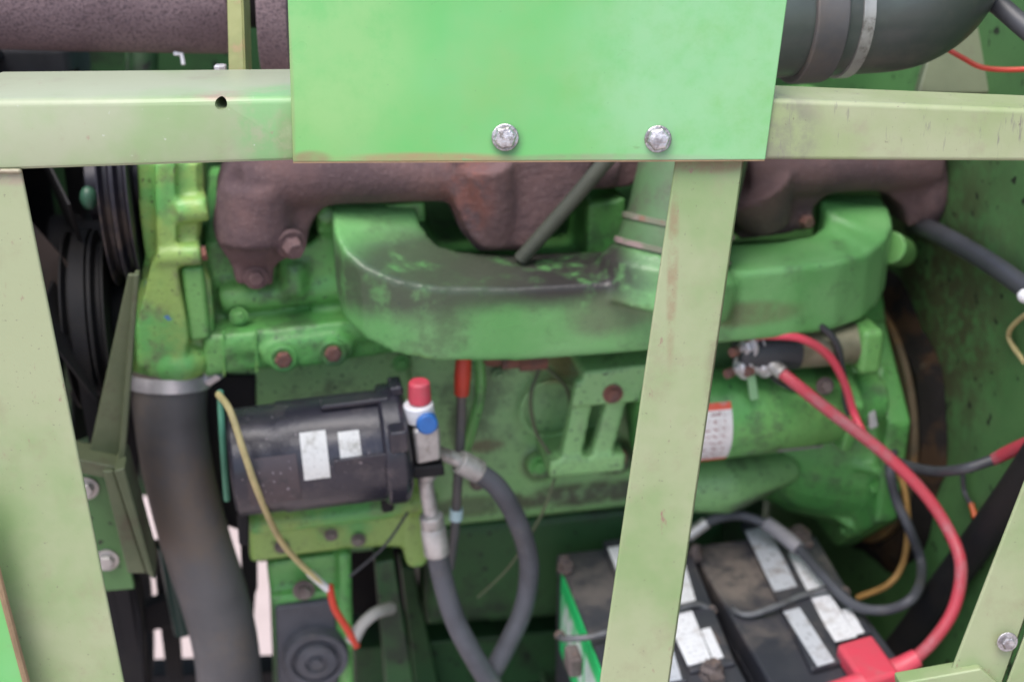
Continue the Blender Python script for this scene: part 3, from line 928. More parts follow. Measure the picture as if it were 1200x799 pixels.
# service block with caps
bm = B()
Ep(bm, [(484, 505), (516, 500), (518, 540), (488, 546)], -0.15, -0.09)
cyl(bm, E(500, 545, -0.12), E(500, 562, -0.12), 0.011)
obj('service_block', bm, M['dullsteel'], cm, ME, bevel=0.005, seg=3)
bm = B()
cyl(bm, E(492, 492, -0.13), E(490, 472, -0.13), 0.0165, n=20)
obj('white_cap', bm, M['white'], cm, ME, bevel=0.003)
bm = B()
cyl(bm, E(492, 472, -0.13), E(491, 446, -0.13), 0.0125, 0.0115, n=20)
obj('red_cap', bm, M['redplastic'], cm, ME, bevel=0.004, seg=3)
bm = B()
a = E(500, 498, -0.145)
cyl(bm, a + Vector((0, 0.03, 0)), a + Vector((0, -0.008, 0.004)), 0.0115, n=20)
obj('blue_cap', bm, M['blue'], cm, ME, bevel=0.003, seg=3)
bm = B()
Ep(bm, [(482, 548), (520, 545), (522, 558), (484, 562)], -0.15, -0.08)
obj('clamp_block', bm, M['black'], cm, ME, bevel=0.003)

# refrigerant hoses
h1 = thing('refrigerant_hose', 'grey hose hanging from the service block below the red cap', 'hose')
bm = B()
tube(bm, [W(511, 640, -0.125), W(519, 680, -0.13), W(533, 725, -0.14), W(556, 770, -0.15), W(590, 825, -0.15)], 0.0125, 16)
obj('hose', bm, M['hose'], h1)
bm = B()
tube(bm, [W(498, 560, -0.12), W(502, 585, -0.122), W(506, 605, -0.124)], 0.0085, 14)
obj('pipe_end', bm, M['dullsteel'], h1)
bm = B()
a, b2 = W(505, 602, -0.124), W(512, 648, -0.125)
lathe(bm, a, b2 - a, [(0, 0.010), (0.002, 0.0135), (0.014, 0.0135), (0.016, 0.0125), (0.020, 0.0145), ((b2 - a).length, 0.0145)], 24)
obj('ferrule', bm, M['dullsteel'], h1, bevel=0.001)
h2 = thing('refrigerant_hose', 'grey hose looping down from the silver fitting right of the compressor', 'hose')
bm = B()
tube(bm, [W(556, 550, -0.11), W(584, 572, -0.115), W(607, 612, -0.115), W(620, 660, -0.115), W(614, 710, -0.12), W(596, 752, -0.13), W(570, 800, -0.135)], 0.0118, 16)
obj('hose', bm, M['hose'], h2)
bm = B()
tube(bm, [W(512, 530, -0.115), W(530, 536, -0.113), W(545, 544, -0.111)], 0.008, 14)
obj('pipe_end', bm, M['dullsteel'], h2)
bm = B()
a, b2 = W(538, 540, -0.112), W(562, 553, -0.11)
cyl(bm, a, b2, 0.0135)
obj('ferrule', bm, M['dullsteel'], h2, bevel=0.0015)

# thin line with the red sleeve
t = thing('fuel_return_line', 'thin dark line under a red sleeve in front of the engine block', 'hose')
bm = B()
tube(bm, [W(541, 440, -0.075), W(540, 500, -0.08), W(536, 570, -0.085), W(533, 620, -0.085), W(527, 665, -0.08)], 0.0056)
obj('hose', bm, M['rubber'], t)
bm = B()
tube(bm, [W(544, 412, -0.07), W(542, 440, -0.075), W(541, 462, -0.076)], [0.0085, 0.0095, 0.0085], 14)
obj('red_sleeve', bm, M['red'], t)
bm = B()
cyl(bm, W(535, 596, -0.085), W(534, 608, -0.085), 0.0078, n=16)
obj('clip', bm, plain('pale blue clip', (0.45, 0.62, 0.66), 0.4), t)
bm = B()
cyl(bm, W(545, 420, -0.07), W(546, 405, -0.06), 0.011, n=6)
obj('fitting', bm, M['dullsteel'], t)

# ------------------------------------------------------------------ radiator hose
rh = thing('radiator_hose', 'wide grey rubber radiator hose clamped to the yellow green outlet', 'hose')
bm = B()
tube(bm, [W(198, 432, 0.012), W(200, 490, 0.0), W(211, 560, -0.01), W(230, 635, -0.02), W(251, 700, -0.03), W(265, 760, -0.04), W(272, 840, -0.04)],
     [0.0445, 0.0405, 0.040, 0.040, 0.040, 0.039, 0.039], 32)
obj('hose', bm, M['rubber'], rh)
bm = B()
a, b2 = W(198, 436, 0.013), W(198, 457, 0.008)
ringlathe(bm, a, b2 - a, [(0, 0.0435), (0, 0.0475), (0.016, 0.0465), (0.016, 0.0425)], 48)
cl = obj('hose_clamp', bm, M['steel'], rh)
bm = B()
p = W(246, 440, -0.005)
cyl(bm, p + Vector((-0.004, 0, -0.006)), p + Vector((0.012, -0.004, 0.006)), 0.008, n=6)
box(bm, p + Vector((-0.014, -0.006, -0.008)), p + Vector((0.0, 0.006, 0.008)))
obj('screw', bm, M['steel'], cl, bevel=0.001)

# ------------------------------------------------------------------ fan side, far left
fu = E(95, 260, 0.1).x
fan = thing('cooling_fan', 'dark radiator fan in the shade left of the engine', 'fan', ME)
FC = E(95, 300, 0.14)
bm = B()
cyl(bm, FC + Vector((-0.03, 0, 0)), FC + Vector((0.06, 0, 0)), 0.05, n=28)
obj('hub', bm, M['black'], fan, ME, bevel=0.004)
for k in range(6):
    a = R(60 * k + 12)
    d = Vector((0, math.cos(a), math.sin(a)))
    s = Vector((0, -math.sin(a), math.cos(a)))
    X = Vector((1, 0, 0))
    bm = B()
    hexa(bm, [FC + d * 0.045 - s * 0.03 - X * 0.012, FC + d * 0.045 + s * 0.03 + X * 0.012, FC + d * 0.21 + s * 0.055 + X * 0.022, FC + d * 0.21 - s * 0.055 - X * 0.022,
              FC + d * 0.045 - s * 0.03 - X * 0.009, FC + d * 0.045 + s * 0.03 + X * 0.015, FC + d * 0.21 + s * 0.055 + X * 0.025, FC + d * 0.21 - s * 0.055 - X * 0.019])
    obj('blade', bm, M['black'], fan, ME)
shroud = B()
ringlathe(shroud, FC + Vector((-0.13, 0, 0)), (1, 0, 0), [(0, 0.25), (0, 0.33), (0.005, 0.33), (0.07, 0.235), (0.07, 0.228)], 56)
o = obj('fan_shroud', shroud, M['black'], m=ME)
tag(o, 'black round fan shroud beside the left frame post', 'fan shroud')
bm = B()
box(bm, (FC.x - 0.20, -0.14, FC.z - 0.27), (FC.x - 0.14, 0.5, FC.z + 0.4))
o = obj('radiator_core', bm, M['black'], m=ME, bevel=0.004)
tag(o, 'blackened radiator core at the far left behind the post', 'radiator')

def pulley(name, c, r, wd, label, mat, mb, grooves=2):
    t = thing(name, label, 'pulley', ME)
    prof = [(0, r * 0.3), (0, r)]
    for g in range(grooves):
        t0_ = wd * (g + 0.12) / grooves
        t1_ = wd * (g + 0.5) / grooves
        t2_ = wd * (g + 0.88) / grooves
        prof += [(t0_, r), (t1_ - 0.002, r - 0.012), (t1_ + 0.002, r - 0.012), (t2_, r)]
    prof += [(wd, r), (wd, r * 0.3)]
    bm = B()
    lathe(bm, c, (1, 0, 0), prof, 56)
    obj('sheave', bm, mat, t, ME)
    bm = B()
    cyl(bm, c + Vector((-0.02, 0, 0)), c + Vector((wd + 0.03, 0, 0)), r * 0.35, n=24)
    obj('hub', bm, mat, t, ME)
    return t
M['pulleyblue'] = surf('blue black pulley', (0.014, 0.014, 0.022), alt=(0.022, 0.02, 0.03), alt_s=12, dirt=(0.08, 0.06, 0.05), dirt_s=20, rough=0.4, metal=0.2, bump=0.1)
PC = E(128, 215, 0.06)
pulley('fan_pulley', PC, 0.112, 0.03, 'blue black grooved pulley edge on beside the timing cover', M['pulleyblue'], None, 2)
PD = E(88, 375, 0.06)
pulley('drive_pulley', PD, 0.10, 0.045, 'ribbed black drive pulley left of the olive strut', M['black'], None, 3)
bm = B()
# belt: racetrack loop round both sheaves in the plane across the engine
def belt(name, u, c1, r1, c2, r2, wd, th, label):
    v = Vector((0, c2.y - c1.y, c2.z - c1.z))
    L = v.length
    base = math.atan2(v.z, v.y)
    off = math.acos((r1 - r2) / L)
    pts = []
    for k in range(25):
        a = base + off + (2 * math.pi - 2 * off) * k / 24
        pts.append((c1.y + math.cos(a) * r1, c1.z + math.sin(a) * r1, math.cos(a), math.sin(a)))
    for k in range(25):
        a = base - off + (2 * off) * k / 24
        pts.append((c2.y + math.cos(a) * r2, c2.z + math.sin(a) * r2, math.cos(a), math.sin(a)))
    bm = B()
    rg = [[bm.verts.new((u + du, y + cy * dr, z + cz * dr)) for (du, dr) in ((0, 0), (wd, 0), (wd * 1.15, th), (-wd * 0.15, th))] for (y, z, cy, cz) in pts]
    for i in range(len(rg)):
        j = (i + 1) % len(rg)
        for k in range(4):
            bm.faces.new((rg[i][k], rg[i][(k + 1) % 4], rg[j][(k + 1) % 4], rg[j][k]))
    bmesh.ops.recalc_face_normals(bm, faces=bm.faces[:])
    o = obj(name, bm, M['black'], m=ME)
    tag(o, label, 'belt')
c2 = E(100, 720, 0.10)
belt('drive_belt', PD.x + 0.012, PD, 0.093, c2, 0.09, 0.012, 0.009, 'black rubber belt running down behind the olive strut')
bm = B()
ball(bm, E(104, 232, -0.02), 0.009, (1, 1, 1.4))
cyl(bm, E(104, 232, -0.02), E(112, 232, 0.06), 0.009)
o = obj('grease_fitting', bm, plain('teal green paint', (0.03, 0.09, 0.055), 0.4), m=ME)
tag(o, 'small teal green knob among the dark pulleys', 'knob')
bm = B()
Ep(bm, [(116, 195), (126, 195), (128, 250), (120, 252)], 0.0, 0.02)
o = obj('green_strip', bm, M['darkgreen'], m=ME)
tag(o, 'narrow dark green strip left of the blue black pulley', 'strip')
bm = B()
Ep(bm, [(34, 258), (80, 310), (78, 350), (40, 352)], 0.02, 0.024)
o = obj('guard_plate', bm, surf('brown dusty plate', (0.05, 0.035, 0.03), dirt=(0.02, 0.02, 0.02), rough=0.7), m=ME)
tag(o, 'dusty brown plate against the inner edge of the left post', 'plate')

# olive strut and mounting bracket
st = thing('support_strut', 'olive flat steel strut slanting down beside the radiator hose', 'strut', ME)
bm = B()
Ep(bm, [(150, 322), (163, 322), (146, 545), (101, 545)], -0.075, -0.069)
Ep(bm, [(157, 322), (163, 322), (146, 545), (138, 545)], -0.09, -0.075)
obj('bar', bm, M['olive'], st, ME, bevel=0.0015)
br = thing('mounting_bracket', 'olive angle bracket on a green plate with two bolts beside the left post', 'bracket', ME)
bm = B()
Ep(bm, [(78, 535), (142, 548), (146, 562), (122, 560), (80, 552)], -0.10, -0.06)
Ep(bm, [(120, 552), (133, 552), (172, 672), (150, 672)], -0.105, -0.06)
Ep(bm, [(133, 552), (146, 548), (182, 680), (172, 672)], -0.115, -0.06)
obj('angle', bm, M['olive'], br, ME, bevel=0.002)
bm = B()
Ep(bm, [(85, 555), (130, 555), (158, 690), (110, 694)], -0.06, -0.052)
obj('plate', bm, M['sidewall'], br, ME, bevel=0.002)
for x, y in ((101, 571), (125, 655)):
    bm = B()
    hexbolt(bm, E(x, y, -0.06), (0, -1, 0), 0.009, 0.010)
    obj('bolt', bm, M['dullsteel'], br, ME)

# dark rails, belts and clutter low on the left, with the ground in the gaps
def bar(name, px, v0, v1, mat, label, cat, bevel=0.003):
    bm = B()
    Ep(bm, px, v0, v1)
    o = obj(name, bm, mat, m=ME, bevel=bevel)
    tag(o, label, cat)
    return o
bar('lower_rail', [(95, 690), (158, 690), (165, 720), (172, 830), (95, 830)], 0.0, 0.06, M['black'], 'black lower frame rail below the mounting bracket', 'rail')
bar('lower_rail', [(90, 795), (330, 786), (332, 850), (90, 850)], 0.16, 0.2, M['black'], 'black cross rail at the very bottom behind the radiator hose', 'rail')
bar('hanger_strap', [(178, 640), (205, 640), (214, 800), (196, 800), (186, 720)], 0.10, 0.12, M['black'], 'black hanger strap just left of the radiator hose bottom', 'strap')
bar('hanger_strap', [(236, 440), (300, 440), (302, 690), (296, 705), (284, 700), (281, 622), (264, 616), (244, 590)], 0.03, 0.06, M['black'], 'black upright between the radiator hose and the compressor', 'strap')
bar('hanger_strap', [(140, 430), (172, 430), (162, 560), (150, 562)], 0.12, 0.14, M['black'], 'black upright behind the top of the olive bracket', 'strap')
bar('tie_plate', [(158, 715), (196, 700), (204, 735), (160, 742)], 0.08, 0.1, M['black'], 'black tie plate between the two pale gaps low on the left', 'plate')
bar('lower_rail', [(255, 690), (300, 690), (292, 800), (270, 800)], 0.12, 0.16, M['black'], 'black rail hidden behind the lower radiator hose', 'rail')
bar('frame_channel', [(316, 690), (330, 690), (340, 840), (322, 840)], 0.05, 0.3, M['darkgreen'], 'dark green channel behind the round grey cover', 'channel')
bm = B()
tube(bm, [W(196, 640, 0.06), W(205, 690, 0.06), W(215, 740, 0.06)], 0.012)
o = obj('thin_hose', bm, surf('dark teal hose', (0.015, 0.05, 0.04), rough=0.4))
tag(o, 'thin dark teal hose along the left side of the radiator hose', 'hose')
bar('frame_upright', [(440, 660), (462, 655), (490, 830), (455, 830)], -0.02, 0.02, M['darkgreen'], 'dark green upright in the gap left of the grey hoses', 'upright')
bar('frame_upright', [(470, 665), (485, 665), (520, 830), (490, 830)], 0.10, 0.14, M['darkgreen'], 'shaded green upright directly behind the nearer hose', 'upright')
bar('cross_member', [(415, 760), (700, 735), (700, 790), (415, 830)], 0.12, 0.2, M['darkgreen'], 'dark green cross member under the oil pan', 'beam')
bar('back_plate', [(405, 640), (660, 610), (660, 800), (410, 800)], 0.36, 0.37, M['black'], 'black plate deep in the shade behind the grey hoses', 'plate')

# ------------------------------------------------------------------ batteries
WB = (MEI @ P(755, 720, 1.52)).z
MB_ = ME
bL0 = EW(681, 720, WB).x
bL1 = EW(833, 720, WB).x
bR0 = EW(856, 720, WB).x
bR1 = EW(1016, 720, WB).x
bvL = EW(720, 640, WB).y
bvR = EW(880, 630, WB).y
M['labelwhite'] = sticker('white battery label', (0.72, 0.73, 0.76), (0.36, 0.36, 0.40), rows=11, lo=0.55, colw=5, dirt=(0.34, 0.30, 0.28), dirt_a=0.55)
M['labelgrey'] = sticker('scuffed grey battery label', (0.48, 0.50, 0.54), (0.12, 0.12, 0.14), rows=5, lo=0.58, colw=4, dirt=(0.24, 0.2, 0.18), dirt_a=0.75)
M['labelgreen'] = sticker('green battery side label', (0.02, 0.58, 0.16), (0.7, 0.82, 0.76), rows=1.0, lo=0.42, colw=8, dirt=(0.02, 0.2, 0.07), dirt_a=0.3, inky=(0.02, 0.98))
M['lead'] = surf('corroded lead terminal', (0.14, 0.115, 0.11), alt=(0.09, 0.07, 0.065), alt_s=50, dirt=(0.24, 0.15, 0.11), dirt_s=40, rough=0.75, metal=0.2, bump=0.6)

def battery(u0, u1, vb, label):
    t = thing('battery', label, 'battery', ME, 'two batteries on the tray')
    L, H = 0.335, 0.215
    bm = B()
    box(bm, (u0 + 0.0005, vb - L + 0.004, WB - H), (u1 - 0.004, vb - 0.004, WB - 0.035))
    obj('case', bm, M['plastic'], t, ME, bevel=0.004)
    bm = B()
    box(bm, (u0, vb - L, WB - 0.034), (u1, vb, WB))
    obj('lid', bm, M['plastic'], t, ME, bevel=0.005, seg=3)
    return t
b1 = battery(bL0, bL1, bvL, 'black battery with a green side label, partly behind the centre post')
b2_ = battery(bR0, bR1, bvR, 'black battery with a red terminal boot at its front corner')

tr = thing('battery_tray', 'dark green steel tray carrying the two batteries', 'tray', ME)
TZ = WB - 0.2152
tv0, tv1 = min(bvL, bvR) - 0.345, max(bvL, bvR) + 0.012
bm = B()
box(bm, (bL0 - 0.012, tv0, TZ - 0.004), (bR1 + 0.012, tv1, TZ))
obj('base', bm, M['darkgreen'], tr, ME)
for (x0, x1, y0, y1) in ((bL0 - 0.016, bL0 - 0.0122, tv0, tv1), (bR1 + 0.0122, bR1 + 0.016, tv0, tv1), (bL0 - 0.012, bR1 + 0.012, tv0 - 0.004, tv0 - 0.0002), (bL0 - 0.012, bR1 + 0.012, tv1 + 0.0002, tv1 + 0.004)):
    bm = B()
    box(bm, (x0, y0, TZ - 0.0038), (x1, y1, TZ + 0.022))
    obj('rim', bm, M['darkgreen'], tr, ME)
for x in (bL0, bR1 - 0.03):
    for y in (tv0 + 0.02, tv1 - 0.05):
        bm = B()
        box(bm, (x, y, FLOOR_Z), (x + 0.03, y + 0.03, TZ - 0.0041))
        obj('leg', bm, M['darkgreen'], tr, ME)

def flat(px, w_, h, name, mat, par, bevel=0.0015):
    bm = B()
    poly(bm, [EW(x, y, w_) for x, y in px], Vector((0, 0, h)))
    return obj(name, bm, mat, par, ME, bevel=bevel)
def lab(px, w_, mat, par, name='label'):
    bm = B()
    quadlabel(bm, [EW(x, y, w_) for x, y in px], (0, 0, 1), 0.0008)
    return obj(name, bm, mat, par, ME)
top = WB + 0.0002
# cell covers: raised strips running along each battery
flat([(868, 618), (902, 612), (988, 782), (950, 792)], top - 0.001, 0.010, 'cell_cover', M['plastic'], b2_, 0.003)
flat([(908, 640), (955, 632), (1022, 745), (972, 757)], top - 0.001, 0.007, 'cell_cover', M['plastic'], b2_, 0.003)
flat([(706, 640), (738, 636), (806, 805), (768, 812)], top - 0.001, 0.010, 'cell_cover', M['plastic'], b1, 0.003)
flat([(756, 648), (806, 642), (862, 782), (808, 792)], top - 0.001, 0.007, 'cell_cover', M['plastic'], b1, 0.003)
# order of corners: front-left, front-right, back-right, back-left
lab([(907, 693), (934, 687), (899, 616), (873, 622)], top + 0.0095, M['labelgrey'], b2_)
lab([(941, 693), (967, 686), (940, 644), (917, 650)], top + 0.0065, M['labelwhite'], b2_)
lab([(979, 752), (1004, 746), (970, 692), (945, 699)], top + 0.0065, M['labelwhite'], b2_)
lab([(1003, 744), (1013, 741), (996, 712), (986, 715)], top + 0.0066, M['labelwhite'], b2_)
lab([(958, 781), (978, 775), (937, 712), (918, 717)], top + 0.0095, M['labelgrey'], b2_)
lab([(957, 657), (964, 655), (955, 640), (949, 642)], top + 0.0005, M['labelwhite'], b2_)
lab([(781, 712), (815, 703), (800, 652), (762, 660)], top + 0.0065, M['labelwhite'], b1)
lab([(806, 780), (834, 773), (811, 716), (780, 722)], top + 0.0065, M['labelwhite'], b1)
lab([(836, 773), (848, 770), (832, 735), (821, 738)], top + 0.0066, M['labelwhite'], b1)
lab([(724, 672), (748, 667), (736, 638), (712, 642)], top + 0.0095, M['labelwhite'], b1)
lab([(772, 800), (799, 796), (783, 742), (760, 746)], top + 0.0095, M['labelgrey'], b1)
# the green label and a painted edge reflection on the left side of the left battery
bm = B()
x = bL0 - 0.0002
quadlabel(bm, [(x, bvL - 0.035, WB - 0.125), (x, bvL - 0.32, WB - 0.125), (x, bvL - 0.32, WB - 0.006), (x, bvL - 0.035, WB - 0.006)], (-1, 0, 0))
obj('green_label', bm, M['labelgreen'], b1, ME)
bm = B()
quadlabel(bm, [(x, bvL - 0.10, WB - 0.165), (x, bvL - 0.32, WB - 0.165), (x, bvL - 0.32, WB - 0.128), (x, bvL - 0.10, WB - 0.128)], (-1, 0, 0))
obj('reflection_strip', bm, M['labelwhite'], b1, ME)
# terminals
def term(px, py, par, r=0.010):
    bm = B()
    p = EW(px, py, top)
    lathe(bm, p, (0, 0, 1), [(-0.001, r * 1.5), (0.004, r * 1.5), (0.005, r), (0.020, r * 0.88)], 18)
    ball(bm, p + Vector((0, 0, 0.010)), r * 1.3, (1.2, 1.0, 0.6), 10)
    box(bm, p + Vector((-r * 0.9, -r * 2.2, 0.004)), p + Vector((r * 0.9, r * 0.3, 0.012)))
    for v_ in bm.verts:
        v_.co += Vector((random.uniform(-1, 1), random.uniform(-1, 1), random.uniform(-1, 1))) * 0.0014
    obj('terminal', bm, M['lead'], par, ME, bevel=0.001)
term(935, 634, b2_, 0.011)
term(662, 668, b1, 0.006)
term(814, 655, b1, 0.006)
term(834, 792, b1, 0.009)
for (px, py, par) in ((838, 752, b1), (672, 768, b1)):
    bm = B()
    p = EW(px, py, top)
    box(bm, p + Vector((-0.008, -0.015, -0.02)), p + Vector((0.008, 0.015, 0.006)))
    obj('corroded_lug', bm, M['lead'], par, ME, bevel=0.004)

# hold-down rods
M['rodgrey'] = surf('grey coated rod', (0.15, 0.155, 0.165), alt=(0.10, 0.10, 0.105), alt_s=40, rough=0.5, metal=0.3, bump=0.1)
def rod(pts, label):
    t = thing('hold_down_rod', label, 'rod', I4, 'battery hold-down rods')
    bm = B()
    tube(bm, [ME @ (EW(x, y, top + h)) for x, y, h in pts], 0.0038, 10)
    obj('rod', bm, M['rodgrey'], t)
    for x, y, h in (pts[0], pts[-1]):
        p = ME @ EW(x, y, top + h)
        bm = B()
        hexbolt(bm, p, (0, 0, 1), 0.0045, 0.007)
        obj('nut', bm, M['lead'], t)
rod([(856, 708, -0.012), (862, 716, 0.003), (880, 720, 0.006), (915, 708, 0.013), (945, 696, 0.014), (978, 690, 0.012), (990, 694, 0.0)], 'bent grey steel rod across the battery with the red boot')
rod([(656, 745, -0.01), (664, 748, 0.004), (700, 744, 0.014), (760, 724, 0.016), (795, 712, 0.014), (818, 708, 0.010), (834, 716, 0.0)], 'bent grey steel rod across the battery behind the centre post')

# ------------------------------------------------------------------ cables and wires
TB = top + 0.0
def T(px, py, h):
    return ME @ EW(px, py, TB + h)
rc = thing('battery_cable', 'thick red cable from the solenoid down to the red battery boot', 'cable')
bm = B()
tube(bm, [W(905, 428, -0.105), W(930, 448, -0.13), W(975, 484, -0.15), W(1030, 526, -0.18), W(1078, 572, -0.21), W(1110, 618, -0.24), W(1126, 662, -0.27), W(1118, 712, -0.29), W(1092, 752, -0.30), W(1062, 778, -0.30), W(1040, 786, -0.30)],
     0.0070, 14)
obj('sheath', bm, M['redcable'], rc)
bm = B()
poly(bm, [EW(x, y, top + 0.022) for x, y in ((1012, 800), (1056, 787), (1022, 741), (980, 753))], Vector((0, 0, -0.0225)))
obj('terminal_boot', bm, M['redplastic'], rc, ME, bevel=0.006, seg=3)
bm = B()
tube(bm, [W(1075, 770, -0.30), W(1050, 784, -0.30), W(1030, 790, -0.30)], [0.010, 0.0125, 0.013], 16)
tube(bm, [T(1010, 800, 0.012), T(985, 806, 0.01), T(960, 815, 0.008)], [0.012, 0.010, 0.010], 14)
obj('boot_neck', bm, M['redplastic'], rc)
bm = B()
tube(bm, [W(918, 438, -0.12), W(904, 427, -0.105), W(890, 417, -0.10)], [0.009, 0.0085, 0.006], 14)
obj('lug', bm, M['dullsteel'], rc)

tubething('red_wire', [W(868, 395, -0.09), W(900, 393, -0.115), W(940, 397, -0.125), W(972, 418, -0.125), W(990, 450, -0.125), W(1000, 482, -0.13), W(1012, 508, -0.15), W(1030, 530, -0.165)], 0.0048, M['redplastic'],
          'thinner bright red wire arching over the silver solenoid', 'wire')
tubething('black_wire', [W(960, 380, -0.115), W(980, 402, -0.118), W(988, 440, -0.115), W(992, 475, -0.11), W(1000, 500, -0.10)], 0.0042, M['cableblack'], 'black wire crossing the silver end of the solenoid', 'wire')
tubething('black_wire', [W(895, 432, -0.10), W(915, 450, -0.10), W(945, 460, -0.10), W(975, 458, -0.08)], 0.0022, M['cableblack'], 'fine black wire under the solenoid terminals', 'wire', 8)
o = thing('wire_clip', 'small silver clip where the red wires meet the starter flange', 'clip', ME)
bm = B()
poly(bm, [E(1016, 470, -0.09), E(1024, 468, -0.09), E(1030, 500, -0.10), E(1020, 504, -0.10)], Vector((0, 0.01, 0)))
obj('band', bm, M['steel'], o, ME, bevel=0.002)

bc = thing('battery_cable', 'grey black cable looping from the battery back to the engine', 'cable')
bm = B()
tube(bm, [T(792, 655, 0.004), T(803, 632, 0.03), T(830, 611, 0.05), T(868, 604, 0.05), T(905, 618, 0.04), T(935, 642, 0.03), T(965, 675, 0.025), T(1000, 708, 0.02), T(1040, 714, 0.03), T(1072, 697, 0.05), W(1080, 662, -0.13), W(1066, 620, -0.12),
          W(1050, 585, -0.10), W(1043, 548, -0.09), W(1050, 520, -0.05)], 0.0061, 14)
obj('sheath', bm, M['hose'], bc)
bm = B()
tube(bm, [T(898, 613, 0.043), T(918, 627, 0.037), T(936, 643, 0.031)], 0.0095, 14)
obj('crimp_sleeve', bm, plain('grey crimp sleeve', (0.26, 0.25, 0.27), 0.5), bc)
bm = B()
tube(bm, [T(806, 628, 0.035), T(818, 619, 0.043), T(828, 612, 0.05)], 0.008, 14)
obj('tape_wrap', bm, M['dullsteel'], bc)

gw = thing('battery_cable', 'dark grey cable with a red end running right across the bulkhead', 'cable')
bm = B()
tube(bm, [W(1040, 535, -0.12), W(1062, 545, -0.16), W(1095, 552, -0.2), W(1130, 549, -0.24), WW(1165, 538, 0.03)], 0.0060, 14)
obj('sheath', bm, M['cableblack'], gw)
bm = B()
tube(bm, [WW(1163, 539, 0.03), WW(1185, 528, 0.025), WW(1230, 508, 0.02)], [0.0066, 0.0075, 0.0075], 14)
obj('red_end', bm, M['redcable'], gw)

tubething('tan_wire', [W(1050, 545, -0.08), W(1060, 575, -0.09), W(1064, 620, -0.10), W(1058, 660, -0.10), W(1040, 685, -0.10), W(1005, 700, -0.08)], 0.0040, M['tanwire'], 'tan wire curving down behind the grey cable loop', 'wire')
tubething('thin_line', [WW(1128, 552, 0.012), WW(1130, 575, 0.008), WW(1138, 592, 0.008)], 0.0032, M['cableblack'], 'short dark wire hanging above the orange wire', 'wire', 8)
tubething('orange_wire', [WW(1138, 590, 0.008), WW(1144, 610, 0.01), WW(1147, 630, 0.012), WW(1145, 648, 0.03)], 0.0034, plain('orange wire', (0.55, 0.10, 0.02), 0.45), 'short orange wire beside the black conduit', 'wire', 8)
tubething('conduit', [WW(1270, 450, 0.022), WW(1200, 560, 0.022), WW(1150, 630, 0.022), WW(1105, 690, 0.024), WW(1065, 745, 0.03), WW(1020, 800, 0.05)], 0.019, M['black'], 'thick black corrugated conduit slanting beside the right post', 'conduit', 16)
tubething('black_hose', [W(1070, 262, 0.03), WW(1096, 272, 0.02), WW(1150, 302, 0.016), WW(1198, 335, 0.016), WW(1260, 385, 0.016)], 0.0115, M['cableblack'], 'black hose slanting down the bulkhead from the manifold', 'hose', 16)
wc = thing('connector_wire', 'pale wire looping from a white connector at the right edge', 'wire')
bm = B()
ball(bm, WW(1203, 347, 0.024), 0.008, (1.2, 1, 1))
obj('connector', bm, M['white'], wc)
bm = B()
tube(bm, [WW(1225, 355, 0.02), WW(1200, 370, 0.02), WW(1184, 386, 0.01), WW(1184, 400, 0.006), WW(1200, 424, 0.02)], 0.0028, 10)
obj('wire', bm, M['yellowwire'], wc)

yw = thing('sensor_wire', 'cream wire with a red tip draped over the black compressor', 'wire')
bm = B()
tube(bm, [W(256, 462, -0.10), W(270, 482, -0.155), W(286, 530, -0.175), W(303, 578, -0.168), W(326, 628, -0.12), W(350, 658, -0.09), W(384, 690, -0.08)], 0.0036, 10)
obj('wire', bm, M['yellowwire'], yw)
bm = B()
tube(bm, [W(362, 670, -0.083), W(384, 690, -0.08)], 0.0044, 10)
obj('white_tape', bm, M['white'], yw)
bm = B()
tube(bm, [W(386, 686, -0.08), W(392, 712, -0.08), W(406, 735, -0.08), W(418, 757, -0.08)], 0.0044, 10)
obj('red_tip', bm, M['red'], yw)
tubething('green_wire', [W(258, 458, -0.09), W(260, 500, -0.12), W(263, 545, -0.12), W(266, 585, -0.10)], 0.0036, M['greenwire'], 'green wire along the left end of the compressor', 'wire', 8)
tubething('sleeved_pipe', [W(412, 752, -0.075), W(424, 732, -0.07), W(440, 718, -0.06), W(458, 712, -0.04)], [0.009, 0.0075, 0.0075, 0.008], plain('pale grey sleeve', (0.34, 0.33, 0.31), 0.6), 'short pale grey sleeve beside the red wire tip', 'sleeve')
tubething('thin_line', [W(478, 600, -0.07), W(450, 640, -0.07), W(410, 675, -0.06)], 0.0018, M['cableblack'], 'fine dark wire slanting across the lower engine rail', 'wire', 8)
tubething('thin_line', [W(650, 560, -0.05), W(636, 600, -0.06), W(600, 660, -0.06), W(560, 700, -0.05)], 0.0018, M['olive'], 'fine pale wire hanging behind the looping grey hose', 'wire', 8)

# ------------------------------------------------------------------ muffler and intake elbow above the bar
mf = thing('muffler', 'rusty speckled muffler barrel above the left crossbar', 'muffler')
A0 = P(-160, -35, 1.28)
A1 = P(276, -20, 1.32)
AX = (A1 - A0).normalized()
AL = (A1 - A0).length
bm = B()
lathe(bm, A0, AX, [(-0.2, 0.074), (AL * 0.55, 0.074), (AL - 0.012, 0.072), (AL - 0.003, 0.069), (AL, 0.05)], 56)
obj('shell', bm, M['muffler'], mf)
bm = B()
lathe(bm, A0, AX, [(AL - 0.01, 0.045), (AL + 0.13, 0.045)], 36)
obj('pipe', bm, M['black'], mf)
bm = B()
lathe(bm, A0, AX, [(AL + 0.028, 0.045), (AL + 0.028, 0.098), (AL + 0.058, 0.098), (AL + 0.058, 0.045)], 56)
obj('flange', bm, M['muffler'], mf, bevel=0.002)
bm = B()
poly(bm, [P(265, -40, 1.16), P(282, -40, 1.16), P(286, 84, 1.16), P(268, 84, 1.16)], FWD * 0.006)
poly(bm, [P(282, -40, 1.16), P(284, -40, 1.16), P(288, 84, 1.16), P(286, 84, 1.16)], FWD * 0.03)
